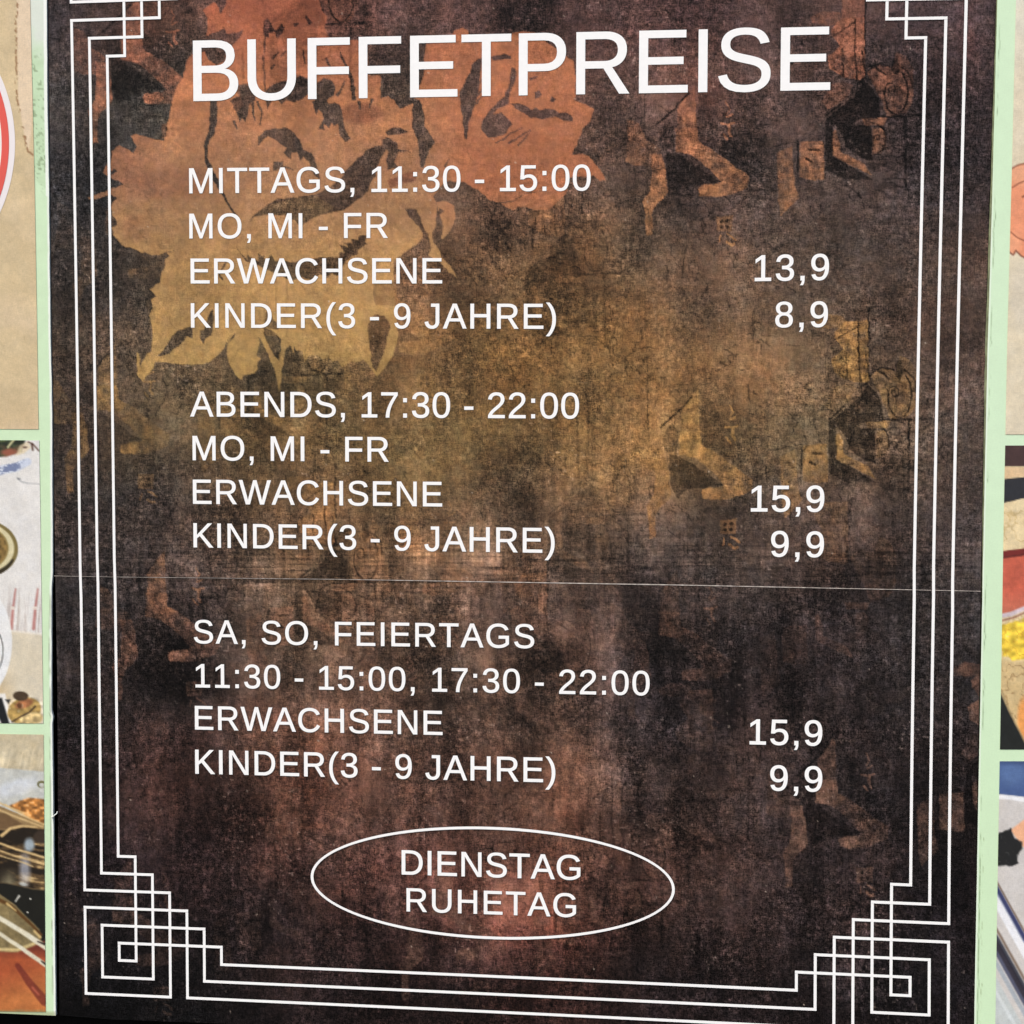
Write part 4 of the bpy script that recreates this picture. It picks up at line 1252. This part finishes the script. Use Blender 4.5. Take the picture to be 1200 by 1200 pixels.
def paint_l3(x, y):
    C = np.ones(x.shape + (3,)) * np.array([205, 190, 158.])
    rip = fbm(x + (y - 870) * .25, y, 5, 501, 3, .7, 9)
    C = C * (1 + .16 * rip * np.clip((y - 872) / 10, 0, 1))[..., None]
    dishm = np.clip((y - (897 + .09 * (x + 10))) / 1.5, 0, 1)
    C = mix(C, (196, 196, 188), dishm)
    C = mix(C, (214, 216, 218), ell(x, y, 22, 922, 26, 9, 6, -.3) * .8)
    C = mix(C, (110, 106, 70), (ell(x, y, 50, 918, 5, 4.4, 1) - ell(x, y, 50.5, 919, 3.2, 2.6, 1)).clip(0, 1))
    crumb = inpoly(x + fbm(x, y, 4, 505, 2) * 1.5, y, [(12, 944), (24, 938), (36, 934), (56, 936), (56, 966), (40, 962), (26, 952)])
    C = mix(C, (184, 122, 62), crumb)
    cn = vnoise(x, y, 3.2, 3.0, 507)
    C = C * (1 + .9 * crumb * cn)[..., None]
    C = mix(C, (232, 188, 130), crumb * np.clip(cn * 6 - 1.4, 0, 1) * .7)
    m = np.clip((y - (944 + .42 * (x - 4))) / 1.2, 0, 1)
    C = mix(C, (150, 122, 82), m * np.clip((y - 930) / 4, 0, 1))
    C = mix(C, (110, 84, 56), inpoly(x, y, [(-90, 948), (8, 952), (30, 966), (20, 970), (-90, 975)]))
    for p in ([(-10, 944), (20, 956), (52, 968)], [(8, 942), (30, 955), (55, 966)], [(-10, 935), (10, 944), (30, 952)]):
        C = mix(C, (216, 184, 130), strokes(x, y, p, 2.0) * .85)
    bowl = inpoly(x, y, [(-90, 970), (10, 972), (30, 968), (58, 972), (58, 1041), (40, 1040), (10, 1034), (-90, 1020)])
    C = mix(C, (96, 76, 50), bowl)
    refl = fbm(x - .15 * y, y - .12 * x, 15, 511, 4, 1.5, .45)
    bc = np.ones(x.shape + (3,)) * np.array([88, 68, 44.])
    bc = mix(bc, (34, 26, 18), np.clip(refl * 4, 0, 1))
    bc = mix(bc, (196, 164, 112), np.clip(-refl * 4 - .5, 0, 1))
    bc = mix(bc, (168, 158, 124), np.clip((y - 1014) / 18, 0, 1) * np.clip(1 - abs(x - 12) / 14, 0, 1) * .7)
    C = C * (1 - bowl[..., None]) + bc * bowl[..., None]
    C = mix(C, (214, 180, 124), strokes(x, y, [(4, 978), (14, 970), (28, 967), (44, 968)], 4, 2))
    C = mix(C, (60, 48, 38), ell(x, y, 50, 980, 9, 8, 3))
    C = mix(C, (168, 182, 190), ell(x, y, 36, 989, 6, 8, 4) * .9)
    C = mix(C, (190, 190, 196), ell(x, y, 31, 1018, 6, 18, 6) * .7)
    for p, w in (([(-10, 983), (20, 994), (55, 1004)], 2.6), ([(-10, 992), (20, 1002), (55, 1012)], 1.8), ([(-10, 998), (30, 1010), (40, 1014)], 1.5)):
        C = mix(C, (228, 194, 136), strokes(x, y, p, w) * .9)
    C = mix(C, (200, 204, 200), ell(x, y, 29, 1035, 5, 2, 1.5, .2) * .8)
    blk = inpoly(x, y, [(-90, 1024), (10, 1034), (40, 1041), (58, 1042), (58, 1112), (50, 1100), (20, 1060), (0, 1046), (-90, 1040)])
    C = mix(C, (26, 25, 20), blk)
    C = mix(C, (214, 210, 196), strokes(x, y, [(20, 1055), (24, 1049)], 1.6, 2.4) + ell(x, y, 37, 1052, 1.2, 1.2, 1) + ell(x, y, 34, 1068, 1, 1, 1))
    wood = inpoly(x, y, [(-90, 1040), (0, 1046), (20, 1060), (48, 1088), (50, 1098), (40, 1104), (20, 1112), (-90, 1112)])
    C = mix(C, (128, 112, 76), wood)
    C = C * (1 + wood * .25 * fbm(x, y, 6, 515, 3))[..., None]
    C = mix(C, (92, 62, 30), strokes(x, y, [(-10, 1048), (14, 1060), (34, 1078), (50, 1094)], 4.5, 3))
    C = mix(C, (206, 176, 116), strokes(x, y, [(10, 1058), (20, 1066)], 3, 1.5) + strokes(x, y, [(42, 1090), (49, 1097)], 2.5, 3))
    C = mix(C, (204, 180, 124), strokes(x, y, [(-40, 1106), (0, 1111), (22, 1112), (42, 1104)], 3.5))
    tab = inpoly(x, y, [(-90, 1110), (0, 1114), (22, 1115), (44, 1106), (60, 1098), (60, 1195), (-90, 1195)])
    tcol = np.ones(x.shape + (3,)) * np.array([168, 84, 50.])
    tcol = mix(tcol, (186, 112, 62), np.clip((y - 1140 + .3 * x) / 35, 0, 1))
    tcol = mix(tcol, (96, 42, 36), np.clip((1124 - y) / 14, 0, 1) * .7)
    tcol = tcol * (1 + .08 * fbm(x, y, 8, 521, 4, 1.5, .8))[..., None]
    tcol = mix(tcol, (110, 44, 36), strokes(x, y, [(22, 1130), (36, 1150), (54, 1172)], 6, 11) * .75)
    tcol = mix(tcol, (186, 96, 74), strokes(x, y, [(40, 1156), (47, 1164)], 3, 2) * .8)
    C = C * (1 - tab[..., None]) + tcol * tab[..., None]
    C = mix(C, (224, 216, 190), strokes(x, y, [(-40, 1050), (0, 1074), (30, 1092), (57, 1110)], 4.5, 6.5))
    C = mix(C, (222, 214, 188), strokes(x, y, [(-40, 1066), (0, 1092), (30, 1112), (57, 1131)], 4, 5))
    C = mix(C, (36, 24, 20), strokes(x, y, [(46, 1102), (56, 1106)], 1, 3) + strokes(x, y, [(50, 1125), (56, 1129)], 1, 3))
    C = mix(C, (150, 130, 84), np.clip((y - 1181 + fbm(x, y, 7, 523, 3)) / 2.5, 0, 1) * .7)
    return C


le = lambda gy: np.interp(gy, LM_Y, LM_X) - 50
picture(left_poster, "photo_print", "beige paper picture with the edge of a red ringed emblem", -110, 503, -6, 50, -230, 50, paint_l1, DL - .0006, 0.006, le, .3)
picture(left_poster, "photo_print", "picture of white bowls and a soup pot on a pale cloth", 516, 847, -6, 50, -230, 50, paint_l2, DL - .0006, 0.006, le, .35)
picture(left_poster, "photo_print", "picture of a metal dish with chopsticks on a red brown table", 860, 1184.5, -6, 50, -230, 50, paint_l3, DL - .0006, 0.012, le, .75)

# round emblem: white disc with a red ring
M_RED = flat_material("red_ink", (226, 92, 80), .5, .3, .04, 40)
M_OFFW = flat_material("emblem_white", (238, 230, 228), .5, .3, .02, 40)
th = np.linspace(0, 2 * math.pi, 200)[:-1]
cxx, cyy = -174.0, 169.0
for rr0, rr1, mt, dp, lb in ((0, 193.5, M_OFFW, .0009, "white disc of the round emblem"), (178, 186.5, M_RED, .0012, "red ring of the round emblem")):
    o1 = px2w(cxx + rr1 * np.cos(th), cyy + rr1 * np.sin(th), DL - dp)
    i1 = px2w(cxx + rr0 * np.cos(th), cyy + rr0 * np.sin(th), DL - dp)
    n = len(th)
    keep = o1[:, 0] > px2w(-236, 0)[0]
    vs = np.concatenate([o1, i1])
    if rr0 == 0:
        vs = np.concatenate([o1, i1[:1]])
        fs = [(i, (i + 1) % n, n) for i in range(n)]
    else:
        fs = [(i, (i + 1) % n, n + (i + 1) % n, n + i) for i in range(n)]
    pchild(left_poster, "emblem_disc" if rr0 == 0 else "emblem_ring", mesh(vs, fs), mt, lb)

# right poster -------------------------------------------------
RP_Y = [-120, 0, 200, 350, 400, 600, 800, 1000, 1200, 1240]
RP_X = [1171.5, 1168.6, 1163.2, 1159.0, 1157.2, 1152.8, 1148.9, 1145.0, 1141.4, 1140.6]
RI_Y = [-120, 0, 200, 400, 600, 800, 1000, 1200, 1240]
RI_X = [1193.5, 1190.2, 1185.4, 1180, 1176, 1172.8, 1169.2, 1166, 1165.3]
DR = -0.002
ys_r = np.unique(np.concatenate([np.arange(-120, -4, 6.0), np.arange(-4, 1206, 1.6), np.arange(1206, 1241, 4.0)]))
V_ = ys_r[:, None]
us = np.concatenate([np.linspace(0, .17, 46), np.linspace(.17, 1, 16)[1:]])[None, :]
xl_ = np.interp(V_, RP_Y, RP_X) + .25 * fbm(V_ * 0, V_, 30, 601, 3)
GXR = xl_ + (1460 - xl_) * us
GYR = V_ + 0 * us
C = np.ones(GXR.shape + (3,)) * np.array([212, 236, 200.])
C = C * (1 + .015 * fbm(GXR, GYR, 14, 603, 4))[..., None]
C = mix(C, (202, 230, 180), np.clip((GYR - 550) / 500, 0, 1) * .35)
e = np.clip((xl_ + 2.2 - GXR) / 1.0, 0, 1) * np.clip((GYR - 180) / 100, 0, 1)
C = mix(C, (236, 246, 228), e * .7)
wig = 3.6 + 1.6 * fbm(GXR * 0, GYR, 12, 605, 4)
cr = np.clip(1 - abs(GXR - xl_ - wig) / .8, 0, 1) * np.clip(fbm(GXR, GYR, 20, 607, 3, .5, 1.6) * 3 + (GYR > 1010) * .9 + .1, 0, 1) * np.clip((GYR - 20) / 40, 0, 1)
C = mix(C, (104, 122, 86), cr * .65)
cr2 = np.clip(1 - abs(GXR - xl_ - wig * 1.5 - 1.5) / .7, 0, 1) * np.clip(fbm(GXR, GYR, 9, 609, 3, .5, 1.6) * 3, 0, 1) * (GYR > 980)
C = mix(C, (150, 166, 120), cr2 * .7)
o = grid_object("poster_sheet", GXR, GYR, C, M_MINT, None, DR, "pale mint green backing sheet with a cracked left edge")
reparent(o, right_poster)
pchild(right_poster, "poster_panel", panel_mesh([(x + .1, y) for x, y in zip(RP_X, RP_Y)] + [(1460, 1240), (1460, -120)], DR + .0005, 0.012), M_GREENEDGE)


ye = np.linspace(-120, 700, 60)
re0 = np.interp(ye, RP_Y, RP_X)
wl = np.interp(ye, [-120, 0, 350, 600, 700], [.5, 1.2, 3.0, 1.6, .4]) * np.random.default_rng(8).uniform(.8, 1.15, 60)
A = px2w(re0 - wl, ye, -0.0012)
B_ = px2w(re0 + .4, ye, -0.0012)
pchild(right_poster, "edge_strip", mesh(np.concatenate([A, B_]), [(i, i + 60, i + 61, i + 1) for i in range(59)]), M_GREENEDGE, "narrow olive brown strip along the left edge")


def paint_r1(x, y):
    C = np.ones(x.shape + (3,)) * np.array([222, 208, 180.])
    C = mix(C, (222, 220, 206), np.clip((120 - y) / 130, 0, 1) * .7)
    C = C * (1 + .03 * fbm(x, y, 16, 701, 4) + .02 * fbm(x, y, 30, 702, 2, 2.5, .4))[..., None]
    C = mix(C, (206, 196, 180), ell(x, y, 1196, 350, 14, 30, 10) * .4)
    sal = inpoly(x, y, [(1180, 200), (1192, 194), (1204, 190), (1240, 186), (1290, 230), (1280, 290), (1240, 315), (1206, 306), (1196, 300), (1191, 294), (1188, 298), (1184, 296), (1180, 292)])
    sc = np.ones(x.shape + (3,)) * np.array([232, 150, 112.])
    sc = mix(sc, (238, 172, 132), np.clip((222 - y) / 12, 0, 1) * .8 + ell(x, y, 1186, 285, 10, 12, 6) * .5)
    sc = sc * (1 + .05 * fbm(x, y, 6, 705, 3))[..., None]
    C = C * (1 - sal[..., None]) + sc * sal[..., None]
    for p, w in (([(1183, 199), (1192, 194), (1204, 191)], 1.5), ([(1186, 220), (1194, 215), (1204, 211)], 1.2), ([(1184, 272), (1192, 279), (1204, 284)], 1.2),
                 ([(1183, 296), (1187, 299), (1190, 294), (1196, 300), (1206, 305)], 1.8), ([(1198, 231), (1202, 229)], 2)):
        C = mix(C, (112, 58, 40), strokes(x, y, p, w) * .85)
    return C


def paint_r2(x, y):
    u = x - 1174
    C = np.ones(x.shape + (3,)) * np.array([228, 206, 162.])
    cur = np.abs(fbm(x, y, 12, 711, 3))
    C = mix(C, (186, 158, 104), np.clip(.12 - cur, 0, .12) * 5)
    C = mix(C, (72, 52, 50), np.clip((547 - y) / 1.2, 0, 1))
    C = mix(C, (220, 188, 146), np.clip((y - 547) / 1.2, 0, 1) * np.clip((562 - y - .12 * u) / 1.2, 0, 1))
    C = mix(C, (46, 46, 50), np.clip((y - 561 + .1 * u) / 1.2, 0, 1) * np.clip((590 - y - .22 * u) / 1.2, 0, 1))
    red = np.clip((y - 645 + .12 * u) / 1.2, 0, 1) * np.clip((720 - y - .25 * u) / 1.2, 0, 1)
    rc = np.ones(x.shape + (3,)) * np.array([196, 96, 74.])
    rc = mix(rc, (120, 44, 40), np.clip((655 - y - .12 * u) / 3, 0, 1))
    rc = mix(rc, (206, 124, 96), np.clip((y - 690) / 25, 0, 1) * .6)
    rc = rc * (1 + .08 * fbm(x, y, 10, 713, 3, 1, 2))[..., None]
    C = C * (1 - red[..., None]) + rc * red[..., None]
    C = mix(C, (74, 30, 28), strokes(x, y, [(1172, 654), (1204, 649)], 1.8) * .8)
    rim = strokes(x, y, [(1170, 722), (1185, 719), (1206, 710)], 5)
    C = mix(C, (214, 196, 200), rim)
    C = mix(C, (120, 60, 56), strokes(x, y, [(1170, 728), (1188, 723), (1206, 715)], 1.8) * .7)
    C = mix(C, (234, 206, 150), np.clip((y - 732) / 2, 0, 1) * .5)
    yel = inpoly(x + 2 * fbm(x, y, 7, 715, 2), y + 3 * fbm(x, y, 8, 716, 2), [(1168, 734), (1188, 728), (1206, 724), (1240, 722), (1240, 776), (1200, 772), (1186, 774), (1174, 766)])
    C = mix(C, (240, 204, 70), yel)
    C = C * (1 + .42 * yel * vnoise(x, y, 6.5, 5, 717))[..., None]
    C = mix(C, (252, 232, 150), yel * np.clip(vnoise(x, y, 6, 4, 718) * 6 - 1.8, 0, 1) * .8)
    C = mix(C, (196, 140, 40), yel * np.clip(.07 - np.abs(fbm(x, y, 10, 720, 2)), 0, .07) * 8)
    nood = np.clip((y - 772) / 5, 0, 1)
    C = mix(C, (206, 178, 128), nood * .8)
    C = mix(C, (140, 106, 66), nood * np.clip(.10 - np.abs(fbm(x, y, 9, 719, 2)), 0, .1) * 7)
    C = mix(C, (240, 160, 86), ell(x, y, 1200, 842, 8, 24, 4) * .9)
    C = mix(C, (34, 36, 34), inpoly(x, y, [(1150, 806), (1172, 812), (1184, 838), (1208, 884), (1150, 884)]))
    C = mix(C, (150, 130, 96), strokes(x, y, [(1173, 808), (1184, 836), (1206, 880)], 1.4) * .8)
    return C


def paint_r3(x, y):
    C = np.ones(x.shape + (3,)) * np.array([208, 202, 196.])
    C = C * (1 + .02 * fbm(x, y, 12, 731, 3))[..., None]
    blue = np.clip((931 + .1 * (x - 1172) - y) / 1.3, 0, 1)
    bc = np.ones(x.shape + (3,)) * np.array([74, 96, 142.])
    bc = mix(bc, (104, 132, 176), ell(x, y, 1186, 905, 16, 14, 12) * .5)
    bc = mix(bc, (56, 70, 104), np.clip((898 - y) / 6, 0, 1) * .6)
    C = C * (1 - blue[..., None]) + bc * blue[..., None]
    C = mix(C, (240, 240, 240), strokes(x, y, [(1166, 933), (1184, 934), (1210, 938)], 5))
    C = mix(C, (238, 178, 138), inpoly(x, y, [(1184, 972), (1194, 964), (1206, 955), (1230, 955), (1230, 995), (1198, 992)]))
    sh = inpoly(x + 1.5 * fbm(x, y, 5, 733, 2), y + 1.5 * fbm(x, y, 5, 734, 2), [(1150, 974), (1170, 976), (1184, 970), (1188, 980), (1196, 986), (1198, 994), (1192, 1002), (1193, 1010), (1186, 1014), (1150, 1014)])
    C = mix(C, (36, 36, 36), sh)
    C = mix(C, (96, 96, 94), sh * np.clip(vnoise(x, y, 2, 2, 735) * 5 - 1.6, 0, 1) * .6)
    for off, w, col in ((0, 2, (120, 100, 84)), (9, 6, (52, 58, 98)), (15, 3, (150, 156, 176)), (24, 9, (236, 236, 238)), (56, 3, (130, 112, 96)), (66, 5, (60, 62, 72)), (76, 9, (48, 44, 54)), (84, 4, (88, 90, 110)), (96, 5, (170, 176, 182))):
        C = mix(C, col, strokes(x, y, [(1150, 1005 + off), (1168, 1033 + off), (1212, 1112 + off)], w) * .95)
    C = mix(C, (188, 200, 200), inpoly(x, y, [(1150, 1130), (1168, 1146), (1212, 1226), (1212, 1245), (1150, 1245)]) * .6)
    C = mix(C, (226, 230, 228), strokes(x, y, [(1160, 1150), (1200, 1220)], 4) * .6)
    return C


re_ = lambda gy: np.interp(gy, RI_Y, RI_X) - 1170
picture(right_poster, "photo_print", "beige picture with a salmon orange drawn shape", -110, 509, 1170, 1236, 1170, 1270, paint_r1, DR - .0006, 0.0, re_, .4)
picture(right_poster, "photo_print", "picture of a red tray over yellow food and noodles", 522, 877.6, 1170, 1236, 1170, 1270, paint_r2, DR - .0006, 0.0, re_, .7)
picture(right_poster, "photo_print", "picture of a grey plate edge below a blue cloth", 891.5, 1236, 1170, 1236, 1170, 1270, paint_r3, DR - .0006, 0.0, re_, .35)

# ------------------------------------------------------------------ loose thread sticking out of the left poster's frayed edge
pts = [(62.0, 956.4, -.0045), (64.5, 955.6, -.0065), (66.6, 953.6, -.0075), (69.2, 951.8, -.007), (69.6, 949.6, -.006)]
pw = [np.array(px2w(a, b, 0)) * np.array([1, 0, 1]) + np.array([0, d, 0]) for a, b, d in pts]
vs, fs = [], []
for i, p in enumerate(pw):
    t = pw[min(i + 1, len(pw) - 1)] - pw[max(i - 1, 0)]
    t /= np.linalg.norm(t)
    a = np.cross(t, [0, 1, 0])
    a /= np.linalg.norm(a)
    b = np.cross(t, a)
    for k in range(6):
        an = k * math.pi / 3
        vs.append(p + (a * math.cos(an) + b * math.sin(an)) * .0006)
for i in range(len(pw) - 1):
    for k in range(6):
        fs.append((6 * i + k, 6 * i + (k + 1) % 6, 6 * i + 6 + (k + 1) % 6, 6 * i + 6 + k))
fs += [tuple(range(5, -1, -1)), tuple(range(6 * len(pw) - 6, 6 * len(pw)))]
pchild(left_poster, "loose_thread", mesh(np.array(vs), fs), M_EDGE, "short white thread sticking out over the black gap")
